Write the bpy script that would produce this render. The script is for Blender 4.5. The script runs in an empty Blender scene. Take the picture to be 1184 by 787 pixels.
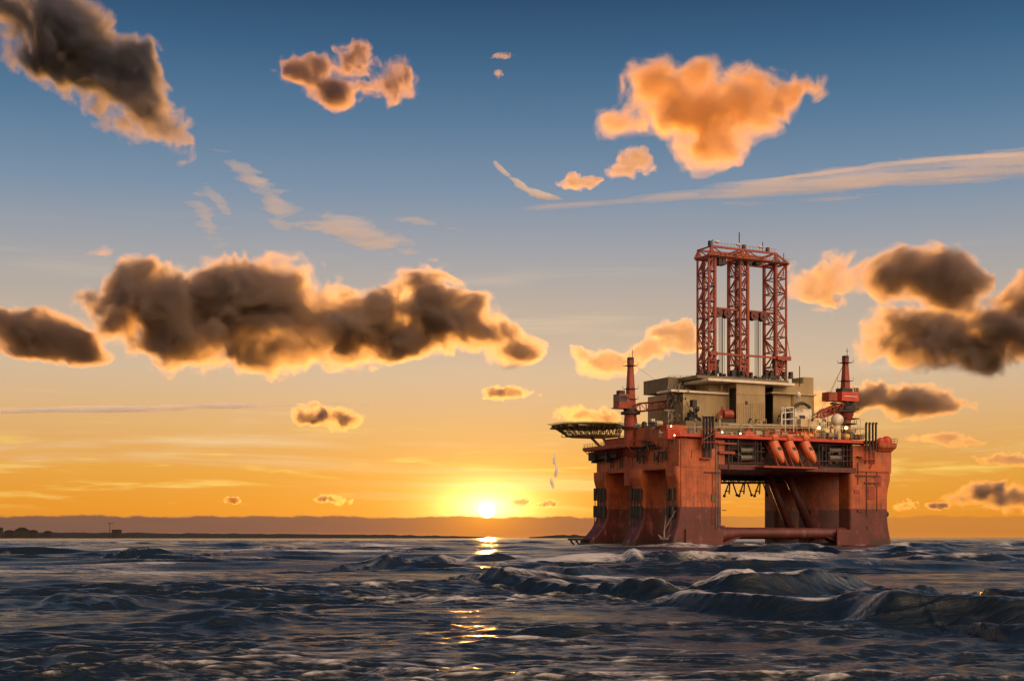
import bpy, math, random
import numpy as np
from mathutils import Vector, Matrix, Quaternion

random.seed(7)
SC = bpy.context.scene
COL = SC.collection
PI = math.pi
F = 1600.0            # focal length in photograph pixels (1184 wide)
U0, V0 = 592.0, 621.0  # principal column and horizon row
CAMH = 2.6

def lin(r, g, b, k=1.0):
    def c(x):
        x /= 255.0
        return (x/12.92 if x <= 0.04045 else ((x+0.055)/1.055)**2.4)*k
    return (c(r), c(g), c(b), 1.0)

# ------------------------------------------------------------------ camera
cam = bpy.data.cameras.new("camera")
cam.sensor_width = 36.0
cam.lens = 36.0*F/1184.0
cam.shift_y = (V0-393.5)/1184.0
cam.clip_start = 0.5
cam.clip_end = 120000.0
camo = bpy.data.objects.new("camera", cam)
COL.objects.link(camo)
camo.location = (0, 0, CAMH)
camo.rotation_euler = (PI/2, 0, 0)
SC.camera = camo

# ------------------------------------------------------------------ helpers
class MB:
    """Collects shapes into one mesh."""
    def __init__(s):
        s.v = []; s.f = []
    def add(s, vs, fs):
        n = len(s.v); s.cut = getattr(s, 'cut', []); s.cut.append((n, len(s.f)))
        s.v.extend([tuple(p) for p in vs])
        s.f.extend([tuple(i+n for i in f) for f in fs])
    def box(s, x0, y0, z0, x1, y1, z1):
        if x1 < x0: x0, x1 = x1, x0
        if y1 < y0: y0, y1 = y1, y0
        if z1 < z0: z0, z1 = z1, z0
        s.add([(x0,y0,z0),(x1,y0,z0),(x1,y1,z0),(x0,y1,z0),(x0,y0,z1),(x1,y0,z1),(x1,y1,z1),(x0,y1,z1)],
              [(0,3,2,1),(4,5,6,7),(0,1,5,4),(1,2,6,5),(2,3,7,6),(3,0,4,7)])
    def rings(s, rings, cap=True):
        n = len(rings[0]); vs = [p for r in rings for p in r]; fs = []
        for i in range(len(rings)-1):
            for j in range(n):
                a = i*n+j; b = i*n+(j+1) % n
                fs.append((a, b, b+n, a+n))
        if cap:
            fs.append(tuple(reversed(range(n))))
            fs.append(tuple(range((len(rings)-1)*n, len(rings)*n)))
        s.add(vs, fs)
    def tube(s, p, q, r, n=6, r2=None):
        p = Vector(p); q = Vector(q); d = q-p
        if d.length < 1e-6: return
        d.normalize()
        up = Vector((0,0,1)) if abs(d.z) < 0.9 else Vector((1,0,0))
        a = d.cross(up).normalized(); b = d.cross(a)   # a x b ordering below keeps outward faces
        r2 = r if r2 is None else r2
        off = PI/4 if n == 4 else 0.0
        ra = [p+(a*math.cos(off-2*PI*k/n)+b*math.sin(off-2*PI*k/n))*r for k in range(n)]
        rb = [q+(a*math.cos(off-2*PI*k/n)+b*math.sin(off-2*PI*k/n))*r2 for k in range(n)]
        s.rings([rb, ra])
    def beam(s, p, q, w):
        s.tube(p, q, w*0.7071, 4)
    def path(s, pts, r, n=6):
        for a, b in zip(pts, pts[1:]): s.tube(a, b, r, n)
    def cyl(s, c, r, z0, z1, n=16, r2=None):
        s.tube((c[0], c[1], z0), (c[0], c[1], z1), r, n, r2)
    def ball(s, c, r, n=12, sq=(1,1,1)):
        rg = []
        m = n//2
        for i in range(m+1):
            t = -PI/2 + PI*(i+0.02)/(m+0.04)
            rg.append([(c[0]+r*sq[0]*math.cos(t)*math.cos(2*PI*k/n), c[1]+r*sq[1]*math.cos(t)*math.sin(2*PI*k/n), c[2]+r*sq[2]*math.sin(t)) for k in range(n)])
        s.rings(rg)
    def build(s, name, mat, parent=None, smooth=False):
        me = bpy.data.meshes.new(name)
        me.from_pydata(s.v, [], s.f)
        me.update()
        if smooth:
            me.polygons.foreach_set("use_smooth", [True]*len(me.polygons))
        me.materials.append(mat)
        o = bpy.data.objects.new(name, me)
        COL.objects.link(o)
        if parent is not None: o.parent = parent
        return o

def np_mesh(name, v, quads, mat, parent=None, smooth=True):
    me = bpy.data.meshes.new(name)
    nv, nf = len(v), len(quads)
    me.vertices.add(nv); me.vertices.foreach_set("co", np.asarray(v, np.float32).ravel())
    me.loops.add(nf*4); me.loops.foreach_set("vertex_index", np.asarray(quads, np.int32).ravel())
    me.polygons.add(nf); me.polygons.foreach_set("loop_start", np.arange(0, nf*4, 4, dtype=np.int32))
    me.polygons.foreach_set("loop_total", np.full(nf, 4, np.int32))
    me.polygons.foreach_set("use_smooth", np.full(nf, smooth))
    me.update(calc_edges=True)
    me.materials.append(mat)
    o = bpy.data.objects.new(name, me)
    COL.objects.link(o)
    if parent is not None: o.parent = parent
    return o

def tag(o, label=None, cat=None, group=None, kind=None):
    if label: o["label"] = label
    if cat: o["category"] = cat
    if group: o["group"] = group
    if kind: o["kind"] = kind
    return o

def empty(name, loc=(0,0,0), rz=0.0, parent=None):
    o = bpy.data.objects.new(name, None)
    o.empty_display_size = 1.0
    COL.objects.link(o)
    o.location = loc; o.rotation_euler = (0, 0, rz)
    if parent is not None: o.parent = parent
    return o

# node helper ------------------------------------------------------
class G:
    def __init__(s, tree): s.t = tree; s.n = tree.nodes; s.l = tree.links
    def node(s, typ, **kw):
        n = s.n.new(typ)
        for k, v in kw.items(): setattr(n, k, v)
        return n
    def put(s, sock, v):
        if isinstance(v, bpy.types.NodeSocket): s.l.new(v, sock)
        else: sock.default_value = v
    def m(s, op, a, b=None, c=None, clamp=False):
        n = s.node("ShaderNodeMath", operation=op, use_clamp=clamp)
        s.put(n.inputs[0], a)
        if b is not None: s.put(n.inputs[1], b)
        if c is not None: s.put(n.inputs[2], c)
        return n.outputs[0]
    def vm(s, op, a, b=None, out=0):
        n = s.node("ShaderNodeVectorMath", operation=op)
        s.put(n.inputs[0], a)
        if b is not None: s.put(n.inputs[1], b)
        return n.outputs[out]
    def mix(s, f, a, b, blend="MIX"):
        n = s.node("ShaderNodeMix", data_type="RGBA", blend_type=blend)
        s.put(n.inputs[0], f); s.put(n.inputs[6], a); s.put(n.inputs[7], b)
        return n.outputs[2]
    def noise(s, vec, scale, detail=4, rough=0.55, dist=0.0, dims="3D"):
        n = s.node("ShaderNodeTexNoise", noise_dimensions=dims)
        if vec is not None: s.l.new(vec, n.inputs["Vector"])
        n.inputs["Scale"].default_value = scale
        n.inputs["Detail"].default_value = detail
        n.inputs["Roughness"].default_value = rough
        n.inputs["Distortion"].default_value = dist
        return n.outputs["Fac"]
    def sm(s, x, a, b, lo=0.0, hi=1.0):
        n = s.node("ShaderNodeMapRange", interpolation_type="SMOOTHSTEP")
        s.put(n.inputs[0], x)
        for i, v in enumerate((a, b, lo, hi)): s.put(n.inputs[i+1], v)
        return n.outputs[0]
    def scale(s, vec, xyz):
        n = s.node("ShaderNodeVectorMath", operation="MULTIPLY")
        s.l.new(vec, n.inputs[0]); n.inputs[1].default_value = xyz
        return n.outputs[0]
    def ramp(s, f, stops):
        n = s.node("ShaderNodeValToRGB")
        r = n.color_ramp
        r.elements[0].position, r.elements[0].color = stops[0]
        r.elements[1].position, r.elements[1].color = stops[-1]
        for p, c in stops[1:-1]:
            e = r.elements.new(p); e.color = c
        s.put(n.inputs[0], f)
        return n.outputs[0]

def new_mat(name):
    m = bpy.data.materials.new(name); m.use_nodes = True
    m.node_tree.nodes.clear()
    return m, G(m.node_tree)

def finish(g, bsdf, bump=None, bstr=0.3, bdist=0.05):
    if bump is not None:
        b = g.node("ShaderNodeBump"); b.inputs["Strength"].default_value = bstr; b.inputs["Distance"].default_value = bdist
        g.l.new(bump, b.inputs["Height"]); g.l.new(b.outputs[0], bsdf.inputs["Normal"])
    o = g.node("ShaderNodeOutputMaterial")
    g.l.new(bsdf.outputs[0], o.inputs["Surface"])

def paint(name, col, rough=0.5, dirt=0.45, dirtcol=(0.05, 0.022, 0.012, 1), split=None, var=0.25, metal=0.0, sc=1.0, seams=False):
    """Weathered paint: tonal variation, run-off streaks, rust blotches; split=(z, colour below)."""
    m, g = new_mat(name)
    tc = g.node("ShaderNodeTexCoord").outputs["Object"]
    n1 = g.noise(tc, 0.22*sc, 6, 0.6)
    base = g.mix(g.sm(n1, 0.3, 0.7), tuple(c*(1-var) for c in col[:3])+(1,), tuple(min(1, c*(1+var*0.6)) for c in col[:3])+(1,))
    if split:
        z = g.node("ShaderNodeSeparateXYZ"); g.l.new(tc, z.inputs[0])
        nz = g.m("MULTIPLY_ADD", g.noise(tc, 0.8, 3), 0.5, -0.25)
        zz = g.m("ADD", z.outputs[2], nz)
        low = g.mix(g.sm(n1, 0.35, 0.7), tuple(c*0.75 for c in split[1][:3])+(1,), tuple(c*1.2 for c in split[1][:3])+(1,))
        base = g.mix(g.sm(zz, split[0]-0.12, split[0]+0.12), low, base)
        # pale salt band above the boot topping and weed near the water
        band = g.m("MULTIPLY", g.sm(zz, split[0]+4.5, split[0]+0.2), g.sm(zz, split[0]-0.1, split[0]+0.1))
        base = g.mix(g.m("MULTIPLY", band, g.m("MULTIPLY", g.sm(g.noise(g.scale(tc, (1, 1, .2)), 0.9, 5), .40, .7), 0.75)), base, (0.05, 0.035, 0.028, 1))
        weed = g.m("MULTIPLY", g.sm(zz, 3.4, 0.6), 0.75)
        base = g.mix(weed, base, (0.02, 0.018, 0.012, 1))
    if seams:   # welded plate seams
        q = g.node("ShaderNodeSeparateXYZ"); g.l.new(tc, q.inputs[0])
        cc = g.node("ShaderNodeCombineXYZ"); g.l.new(g.m("ADD", q.outputs[0], q.outputs[1]), cc.inputs[0]); g.l.new(q.outputs[2], cc.inputs[1])
        bt = g.node("ShaderNodeTexBrick"); g.l.new(cc.outputs[0], bt.inputs["Vector"])
        bt.inputs["Scale"].default_value = 1.0; bt.inputs["Brick Width"].default_value = 5.2; bt.inputs["Row Height"].default_value = 2.6
        bt.inputs["Mortar Size"].default_value = 0.045; bt.inputs["Mortar Smooth"].default_value = 0.4
        bt.inputs["Color1"].default_value = (1, 1, 1, 1); bt.inputs["Color2"].default_value = (0.84, 0.84, 0.84, 1); bt.inputs["Mortar"].default_value = (0.5, 0.5, 0.5, 1)
        base = g.mix(0.75, base, bt.outputs[0], "MULTIPLY")
        pale = g.noise(g.scale(tc, (1, 1, .45)), 0.45, 7, 0.68)
        base = g.mix(g.sm(pale, 0.54, 0.70, 0.0, 0.42), base, tuple(min(1, c_*1.15+0.12) for c_ in col[:3])+(1,))
        rust = g.noise(g.scale(tc, (1, 1, .12)), 0.7, 7, 0.7)
        base = g.mix(g.sm(rust, 0.55, 0.66, 0.0, 0.7), base, (0.09, 0.03, 0.015, 1))
    st = g.noise(g.scale(tc, (1, 1, 0.07)), 1.3*sc, 5, 0.65)
    base = g.mix(g.m("MULTIPLY", g.sm(st, 0.49, 0.76), dirt), base, dirtcol)
    bl = g.noise(tc, 0.9*sc, 8, 0.68)
    base = g.mix(g.m("MULTIPLY", g.sm(bl, 0.6, 0.72), dirt*0.9), base, dirtcol)
    b = g.node("ShaderNodeBsdfPrincipled")
    g.l.new(base, b.inputs["Base Color"])
    g.put(b.inputs["Roughness"], g.m("MULTIPLY_ADD", bl, 0.3, rough-0.15))
    b.inputs["Metallic"].default_value = metal
    finish(g, b, bl, 0.25, 0.06)
    return m

def glow(name, col, s):
    m, g = new_mat(name)
    e = g.node("ShaderNodeEmission"); e.inputs[0].default_value = col; e.inputs[1].default_value = s
    o = g.node("ShaderNodeOutputMaterial"); g.l.new(e.outputs[0], o.inputs[0])
    return m

ORANGE = (0.47, 0.108, 0.028, 1)
M = {}
M["hull"] = paint("hull_paint", ORANGE, 0.5, 0.72, (0.035, 0.016, 0.01, 1), var=0.36, seams=True, split=(11.5, (0.12, 0.023, 0.021, 1)))
M["orange"] = paint("deck_orange", ORANGE, 0.5, 0.72, (0.035, 0.016, 0.01, 1), var=0.36, seams=True)
M["maroon"] = paint("antifouling", (0.115, 0.025, 0.022, 1), 0.55, 0.5, (0.03, 0.02, 0.015, 1), seams=True)
M["red"] = paint("steel_red", (0.30, 0.048, 0.02, 1), 0.5, 0.35, sc=2)
M["brightred"] = paint("bright_red", (0.55, 0.045, 0.02, 1), 0.45, 0.25, sc=2)
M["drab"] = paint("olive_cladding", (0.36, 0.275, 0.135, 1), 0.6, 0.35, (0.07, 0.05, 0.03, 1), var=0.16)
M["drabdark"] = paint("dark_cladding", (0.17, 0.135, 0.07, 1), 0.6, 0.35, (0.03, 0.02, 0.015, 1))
M["white"] = paint("white_paint", (0.72, 0.66, 0.54, 1), 0.5, 0.3, (0.2, 0.12, 0.06, 1), var=0.1, sc=2)
M["cream"] = paint("cream_paint", (0.46, 0.37, 0.23, 1), 0.5, 0.35, (0.15, 0.08, 0.04, 1), sc=2)
M["yellow"] = paint("yellow_paint", (0.6, 0.4, 0.07, 1), 0.5, 0.35, sc=2)
M["grey"] = paint("grey_steel", (0.15, 0.14, 0.12, 1), 0.5, 0.4, sc=2)
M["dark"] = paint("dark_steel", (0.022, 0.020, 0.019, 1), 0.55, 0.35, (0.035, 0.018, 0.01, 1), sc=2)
M["trussgrey"] = paint("truss_grey", (0.26, 0.22, 0.12, 1), 0.6, 0.3, sc=2)
M["netyellow"] = paint("net_yellow", (0.34, 0.27, 0.07, 1), 0.6, 0.3, sc=2)
M["black"] = paint("black_pipe_shade", (0.010, 0.0095, 0.011, 1), 0.5, 0.2, (0.02, 0.012, 0.008, 1), sc=2)  # pipe black, also used to paint shade into the bay and house openings
M["green"] = paint("helideck_green", (0.10, 0.10, 0.045, 1), 0.7, 0.3)
M["boat"] = paint("lifeboat_orange", (0.62, 0.14, 0.035, 1), 0.35, 0.18, var=0.12, sc=3)
M["glass"] = paint("dark_glass", (0.02, 0.022, 0.025, 1), 0.12, 0.1)
M["rope"] = paint("pale_rope", (0.34, 0.29, 0.23, 1), 0.8, 0.2, sc=3)
M["lamp"] = glow("lamp_warm", (1, 0.60, 0.17, 1), 14)
M["rock"] = paint("wet_rock", (0.03, 0.027, 0.025, 1), 0.4, 0.3)

# ------------------------------------------------------------------ sky and sun
SUNPX = (563.0, 589.0)
SUND = Vector(((SUNPX[0]-U0)/F, 1.0, (V0-SUNPX[1])/F)).normalized()
sun_el = math.asin(SUND.z); sun_az = math.atan2(SUND.x, SUND.y)

w = bpy.data.worlds.new("World"); SC.world = w; w.use_nodes = True
g = G(w.node_tree); g.n.clear()
d = g.node("ShaderNodeTexCoord").outputs["Generated"]
sp = g.node("ShaderNodeSeparateXYZ"); g.l.new(d, sp.inputs[0])
X, Y, Z = sp.outputs
el = g.m("MULTIPLY", g.m("ARCSINE", Z), 57.2958)
def E(v): return math.degrees(math.atan((V0-v)/F))/40.0
K = 1.0
front = g.ramp(g.m("DIVIDE", el, 40.0, clamp=True), [
    (0.0, lin(226, 140, 48)), (E(585), lin(232, 150, 44)), (E(545), lin(230, 162, 66)), (E(490), lin(224, 176, 116)),
    (E(430), lin(212, 186, 156)), (E(360), lin(188, 174, 160)), (E(290), lin(158, 162, 170)), (E(220), lin(120, 145, 170)),
    (E(140), lin(84, 122, 155)), (E(60), lin(53, 97, 134)), (E(0), lin(37, 77, 114)), (1.0, lin(26, 58, 94))])
back = g.ramp(g.m("DIVIDE", el, 90.0, clamp=True), [
    (0.0, (0.70, 0.42, 0.26, 1)), (0.12, (0.92, 0.57, 0.36, 1)), (0.30, (0.78, 0.58, 0.45, 1)), (0.6, (0.36, 0.42, 0.52, 1)), (1.0, (0.18, 0.27, 0.40, 1))])
cosg = g.vm("DOT_PRODUCT", d, tuple(SUND), out=1)
gam = g.m("MULTIPLY", g.m("ARCCOSINE", g.m("MINIMUM", cosg, 1.0)), 57.2958)
BACKK = 0.85
sky = g.mix(g.sm(cosg, 0.62, -0.45), front, g.mix(1.0, back, (BACKK, BACKK, BACKK, 1), "MULTIPLY"))
# added bright patch of sky behind the camera, right, to light the rig's front
LOBE = Vector((0.66, -0.62, 0.62)).normalized()
la = g.m("ARCCOSINE", g.m("MINIMUM", g.vm("DOT_PRODUCT", d, tuple(LOBE), out=1), 1.0))
lob = g.m("EXPONENT", g.m("MULTIPLY", g.m("MULTIPLY", la, la), -1.0/0.55**2))
lobn = g.m("MULTIPLY", lob, g.sm(g.noise(d, 3.0, 4), 0.3, 0.6, 0.5, 1.2))
lc = g.node("ShaderNodeCombineColor")
for i_, k_ in enumerate((4.3, 2.75, 1.65)): g.l.new(g.m("MULTIPLY", lobn, k_), lc.inputs[i_])
sky = g.mix(1.0, sky, lc.outputs[0], "ADD")
# fine high streaks of cirrus, in direction space
strk = g.noise(g.scale(d, (2.2, 2.2, 24.0)), 1.6, 6, 0.6, 0.6)
lowm = g.m("MULTIPLY", g.sm(el, 0.9, 3.0), g.sm(el, 14.0, 5.0))
sky = g.mix(g.m("MULTIPLY", g.m("MULTIPLY", g.sm(strk, 0.52, 0.75), lowm), 0.6), sky, lin(238, 212, 172))
strk2 = g.noise(g.scale(d, (9, 9, 110.0)), 1.0, 5, 0.6, 0.3)
lowm2 = g.m("MULTIPLY", g.sm(el, 0.8, 1.6), g.sm(el, 5.5, 2.5))
sky = g.mix(g.m("MULTIPLY", g.m("MULTIPLY", g.sm(strk2, 0.53, 0.72), lowm2), 0.75), sky, lin(255, 214, 112))
# aureole and disc; the glow is drawn out sideways by the thin layers of haze
az = g.m("ARCTAN2", X, Y)
gx = g.m("MULTIPLY", g.m("SUBTRACT", az, sun_az), 57.2958*0.5)
gy = g.m("SUBTRACT", el, math.degrees(sun_el)+0.12)
gam2 = g.m("SQRT", g.m("ADD", g.m("MULTIPLY", gx, gx), g.m("MULTIPLY", gy, gy)))
fr = g.sm(cosg, 0.2, 0.8)
def gl(width, amp, col):
    e = g.m("MULTIPLY", g.m("EXPONENT", g.m("MULTIPLY", gam2, -1.0/width)), g.m("MULTIPLY", fr, amp))
    return g.mix(1.0, col, g.node_comb(e), "MULTIPLY")
def comb(v):
    n = g.node("ShaderNodeCombineColor")
    for i in range(3): g.l.new(v, n.inputs[i])
    return n.outputs[0]
g.node_comb = comb
aur = g.mix(1.0, gl(0.50, 6.0, (1, 0.62, 0.18, 1)), gl(2.6, 0.36, (1, 0.54, 0.08, 1)), "ADD")
aur = g.mix(1.0, aur, gl(9.0, 0.05, (1, 0.62, 0.25, 1)), "ADD")
sky = g.mix(1.0, sky, aur, "ADD")
# cloud bank low on the horizon (beyond the sea), lit through near the sun
av = g.node("ShaderNodeCombineXYZ"); g.l.new(az, av.inputs[0]); g.l.new(g.m("MULTIPLY", Z, 2.0), av.inputs[1])
bn = g.noise(av.outputs[0], 28.0, 5, 0.6)
edge = g.m("MULTIPLY_ADD", bn, 0.5, 0.60)
bank = g.sm(el, g.m("ADD", edge, 0.05), g.m("SUBTRACT", edge, 0.06))
bank = g.m("MULTIPLY", bank, g.sm(cosg, 0.2, 0.8))
bank = g.m("MULTIPLY", bank, g.sm(az, 0.20, 0.03, 0.30, 1.0))
bcol = g.mix(g.m("EXPONENT", g.m("MULTIPLY", gam, -1/2.3)), lin(98, 82, 80), lin(255, 150, 20))
bcol = g.mix(g.sm(el, 0.26, 0.02, 0.0, 0.5), bcol, lin(214, 128, 66))
bcol = g.mix(g.m("MULTIPLY", g.noise(g.scale(d, (12, 12, 160)), 1.0, 4), 0.22), bcol, lin(170, 110, 70))
sky = g.mix(g.m("MULTIPLY", bank, 0.93), sky, bcol)
disc = g.m("MULTIPLY", g.sm(gam, 0.36, 0.2), 30.0)
disc = g.m("MULTIPLY", disc, g.sm(el, g.m("SUBTRACT", edge, 0.10), g.m("ADD", edge, 0.02)))
sky = g.mix(1.0, sky, g.mix(1.0, (1, 0.85, 0.55, 1), comb(disc), "MULTIPLY"), "ADD")
nst = g.node("ShaderNodeTexSky", sky_type="NISHITA")
nst.sun_disc = False; nst.sun_elevation = sun_el; nst.sun_rotation = sun_az
bgn = g.node("ShaderNodeBackground"); g.l.new(nst.outputs[0], bgn.inputs[0]); bgn.inputs[1].default_value = 0.004
bgc = g.node("ShaderNodeBackground"); g.l.new(sky, bgc.inputs[0]); bgc.inputs[1].default_value = 0.94
ad = g.node("ShaderNodeAddShader"); g.l.new(bgn.outputs[0], ad.inputs[0]); g.l.new(bgc.outputs[0], ad.inputs[1])
wo = g.node("ShaderNodeOutputWorld"); g.l.new(ad.outputs[0], wo.inputs[0])
w.cycles.sampling_method = "MANUAL"; w.cycles.sample_map_resolution = 1024

sl = bpy.data.lights.new("sun", "SUN"); sl.energy = 2.9; sl.color = (1.0, 0.42, 0.06); sl.angle = math.radians(0.5)
so = bpy.data.objects.new("sun", sl); COL.objects.link(so)
so.rotation_mode = "QUATERNION"; so.rotation_quaternion = SUND.to_track_quat("Z", "Y")
so.location = (0, 0, 400)

# ------------------------------------------------------------------ noise on numpy points
class VNoise:
    def __init__(s, seed):
        r = np.random.RandomState(seed)
        s.p = np.concatenate([r.permutation(256)]*2).astype(np.int32)
        s.val = r.uniform(-1, 1, 256).astype(np.float32)
    def at(s, p):
        i = np.floor(p).astype(np.int32); f = (p-i).astype(np.float32)
        f = f*f*f*(f*(f*6-15)+10)
        i &= 255
        x0, y0, z0 = i[:, 0], i[:, 1], i[:, 2]
        x1, y1, z1 = (x0+1) & 255, (y0+1) & 255, (z0+1) & 255
        P = s.p
        out = 0
        for xx, wx in ((x0, 1-f[:, 0]), (x1, f[:, 0])):
            a = P[xx]
            for yy, wy in ((y0, 1-f[:, 1]), (y1, f[:, 1])):
                b = P[(a+yy) & 255]
                wxy = wx*wy
                for zz, wz in ((z0, 1-f[:, 2]), (z1, f[:, 2])):
                    out = out + s.val[P[(b+zz) & 255]]*wxy*wz
        return out
    def fbm(s, p, octs=5, gain=0.5, lac=2.03):
        a, t, n = 1.0, 0, 0.0
        q = p.copy()
        for o in range(octs):
            t = t + a*s.at(q); n += a
            q = q*lac+17.3; a *= gain
        return t/n*1.7

# ------------------------------------------------------------------ the sea
def gpt(u, v, z=0.0):
    y = F*(CAMH-z)/(v-V0)
    return ((u-U0)/F*y, y)

RX_ = (785.0-U0)/F*400.0
CTH_, STH_ = math.cos(math.radians(27.0)), math.sin(math.radians(27.0))
def build_sea():
    rs = np.random.RandomState(11)
    # polar sheet: fine where the photograph looks, coarse all round, out to the horizon
    r = [5.0]
    while r[-1] < 16: r.append(r[-1]*1.006)
    while r[-1] < 110: r.append(r[-1]*1.0025)
    while r[-1] < 2600: r.append(r[-1]*1.0052)
    while r[-1] < 60000: r.append(r[-1]*1.25)
    r = np.array(r)
    th = list(np.arange(-0.55, 0.55, 0.0015))
    a = th[-1]; step = 0.0015; right = []
    while a < PI-0.05:
        step = min(step*1.12, 0.09); a += step; right.append(a)
    right = [x for x in right if x < PI-0.02]
    a = th[0]; left = [-x for x in right][::-1]
    th = np.array(left+th+right)
    R, T = np.meshgrid(r, th, indexing="ij")
    x0 = (R*np.sin(T)).ravel(); y0 = (R*np.cos(T)).ravel()
    Rr = R.ravel()
    dr = np.where(Rr < 110, Rr*0.0025, Rr*0.0052)
    dth = np.gradient(th)
    cell = np.maximum(dr, (R*dth[None, :]).ravel()*0.7)
    dx = np.zeros_like(x0); dy = np.zeros_like(x0); dz = np.zeros_like(x0)
    jac = np.zeros_like(x0)
    n1 = VNoise(3)
    amp_mod = 0.75+0.5*n1.fbm(np.stack([x0/38, y0/38, x0*0], 1), 2)
    amp_mod = np.clip(0.9+0.95*n1.fbm(np.stack([x0/30, y0/22, x0*0], 1), 3), 0.4, 1.7)
    for (u_, v_, wx_, wy_, k_) in ((570, 706, 3.4, 3.6, .75), (430, 752, 1.9, 1.8, .7), (690, 712, 3.0, 2.5, .6), (560, 664, 9, 9, .6), (1000, 770, 2.2, 1.6, .55), (860, 748, 2.4, 1.6, .55), (700, 770, 1.6, 1.0, .5), (380, 680, 5, 4, .5), (930, 668, 9, 6, .4)):
        cx_, cy2 = gpt(u_, v_)
        e_ = ((x0-cx_)/wx_)**2+((y0-cy2)/wy_)**2
        amp_mod *= 1-k_*np.exp(-e_*(1+0.5*n1.fbm(np.stack([x0/2.5, y0/2.0, x0*0+9], 1), 3)))
    farup = 0.42+0.95*np.clip((Rr-45)/110, 0, 1)
    N = 110
    lam = np.exp(np.linspace(math.log(0.22), math.log(30.0), N))*rs.uniform(0.93, 1.07, N)
    wq = np.stack([x0/7.0, y0/5.0, x0*0+3], 1)
    wx, wy = 1.3*n1.fbm(wq, 3), 1.0*n1.fbm(wq+31.7, 3)
    for L in lam:
        spread = 0.26 if L > 3 else 0.40
        ang = -PI/2+rs.normal(0, spread)+0.25
        kx, ky = math.cos(ang), math.sin(ang)
        k = 2*PI/L
        A = 0.0105*L**0.72*rs.uniform(0.5, 1.3)*(0.95 if L < 1.6 else 0.82)
        q = 0.8 if L > 3 else 1.0
        fade = np.clip((L/cell-2.5)/3.0, 0, 1)
        sel = fade > 0
        ph = k*(kx*(x0[sel]+(wx[sel] if L < 5 else 0))+ky*(y0[sel]+(wy[sel] if L < 5 else 0)))+rs.uniform(0, 2*PI)
        aa = A*fade[sel]*amp_mod[sel]*(farup[sel] if L > 2.5 else 1.0)
        c, s = np.cos(ph), np.sin(ph)
        dz[sel] += aa*c
        dx[sel] -= q*aa*kx*s; dy[sel] -= q*aa*ky*s
        jac[sel] += q*k*aa*c
    # breaking crests: polyline of base points (photo pixels), height, front and back widths, whiteness
    heroes = [
        ([(520, 671), (560, 677), (620, 682), (700, 688), (790, 694)], 0.66, 1.3, 5.0, 0.25),
        ([(770, 700), (830, 706), (900, 712), (980, 714), (1060, 712)], 0.62, 1.2, 4.0, 0.5),
        ([(812, 688), (850, 690), (900, 690), (960, 684), (1000, 676)], 1.15, 1.8, 5.0, 0.32),
        ([(1010, 722), (1070, 722), (1120, 723), (1170, 726), (1240, 728)], 1.2, 1.9, 3.4, 0.45),
        ([(1130, 700), (1170, 704), (1230, 706)], 1.1, 1.6, 3.0, 0.6),
        ([(1118, 733), (1160, 741), (1220, 744)], 1.05, 0.9, 2.2, 0.41),
        ([(728, 653), (760, 656), (795, 655)], 0.75, 3.0, 8.0, 0.14),
        ([(370, 663), (410, 660), (450, 656), (520, 652)], 0.6, 2.6, 7.0, 0.18),
        ([(540, 652), (575, 651), (610, 650)], 0.7, 2.5, 7.0, 0.09),
        ([(-20, 672), (40, 664), (110, 657), (160, 650)], 0.85, 1.6, 5.0, 0.45),
        ([(110, 648), (165, 646), (215, 645), (250, 643)], 1.25, 2.6, 8.0, 0.45),
        ([(820, 640), (880, 641), (930, 640), (985, 641)], 1.75, 4.0, 12.0, 0.25),
        ([(1000, 639), (1060, 640), (1130, 636)], 1.2, 4.0, 12.0, 0.18),
        ([(1040, 652), (1110, 655), (1180, 652)], 0.9, 2.5, 7.0, 0.18),
        ([(250, 690), (330, 694), (400, 692)], 0.35, 0.9, 3.0, 0.09),
        ([(180, 722), (250, 726), (330, 722)], 0.33, 0.7, 2.2, 0.09),
        ([(40, 700), (90, 702), (150, 699)], 0.42, 0.9, 3.0, 0.14),
        ([(620, 664), (660, 667), (705, 664)], 0.6, 1.6, 5.0, 0.14),
        ([(1000, 690), (1050, 694), (1090, 690)], 0.6, 1.0, 3.0, 0.14),
        ([(560, 734), (640, 738), (720, 735)], 0.22, 0.5, 1.6, 0.05),
    ]
    crest = np.clip((dz-0.20)/0.22, 0, 1)*np.clip((Rr-38)/30, 0, 1)*np.clip(1.6-Rr/700, 0.3, 1)
    foam = np.zeros_like(x0); dark_ = np.zeros_like(x0)
    for pts, H, wf, wb, white in heroes:
        P = np.array([gpt(u, v) for u, v in pts])
        P[:, 1] += wf*0.8
        # dense smooth polyline
        t = np.linspace(0, 1, len(P)); tt = np.linspace(0, 1, 60)
        px = np.interp(tt, t, P[:, 0]); py = np.interp(tt, t, P[:, 1])
        ker = np.ones(13)/13
        py = np.convolve(np.pad(py, 6, mode="edge"), ker, "valid")
        lo, hi = px.min()-6*wb, px.max()+6*wb
        sel = np.where((x0 > lo) & (x0 < hi) & (y0 > py.min()-6*wf-2) & (y0 < py.max()+4*wb))[0]
        if not len(sel): continue
        xs, ys = x0[sel]+dx[sel], y0[sel]+dy[sel]
        wob = n1.fbm(np.stack([xs/ (3*wb), ys/(5*wb), xs*0+H*9], 1), 2)
        yc = np.interp(xs, px, py)+wob*wf*0.6
        s = ys-yc
        along = (xs-px[0])/(px[-1]-px[0])
        end = np.clip(np.minimum(along+0.12, 1.12-along)/0.28, 0, 1)
        end = end*end*(3-2*end)
        vary = 0.80+0.36*n1.fbm(np.stack([xs/(2.4*wb), ys*0+H*3.7, ys/(9*wb)], 1), 3)
        wb = wb*1.4
        prof = np.where(s > 0, np.exp(-(s/wb)**2), np.exp(-(np.abs(s)/wf)**1.7))
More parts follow.
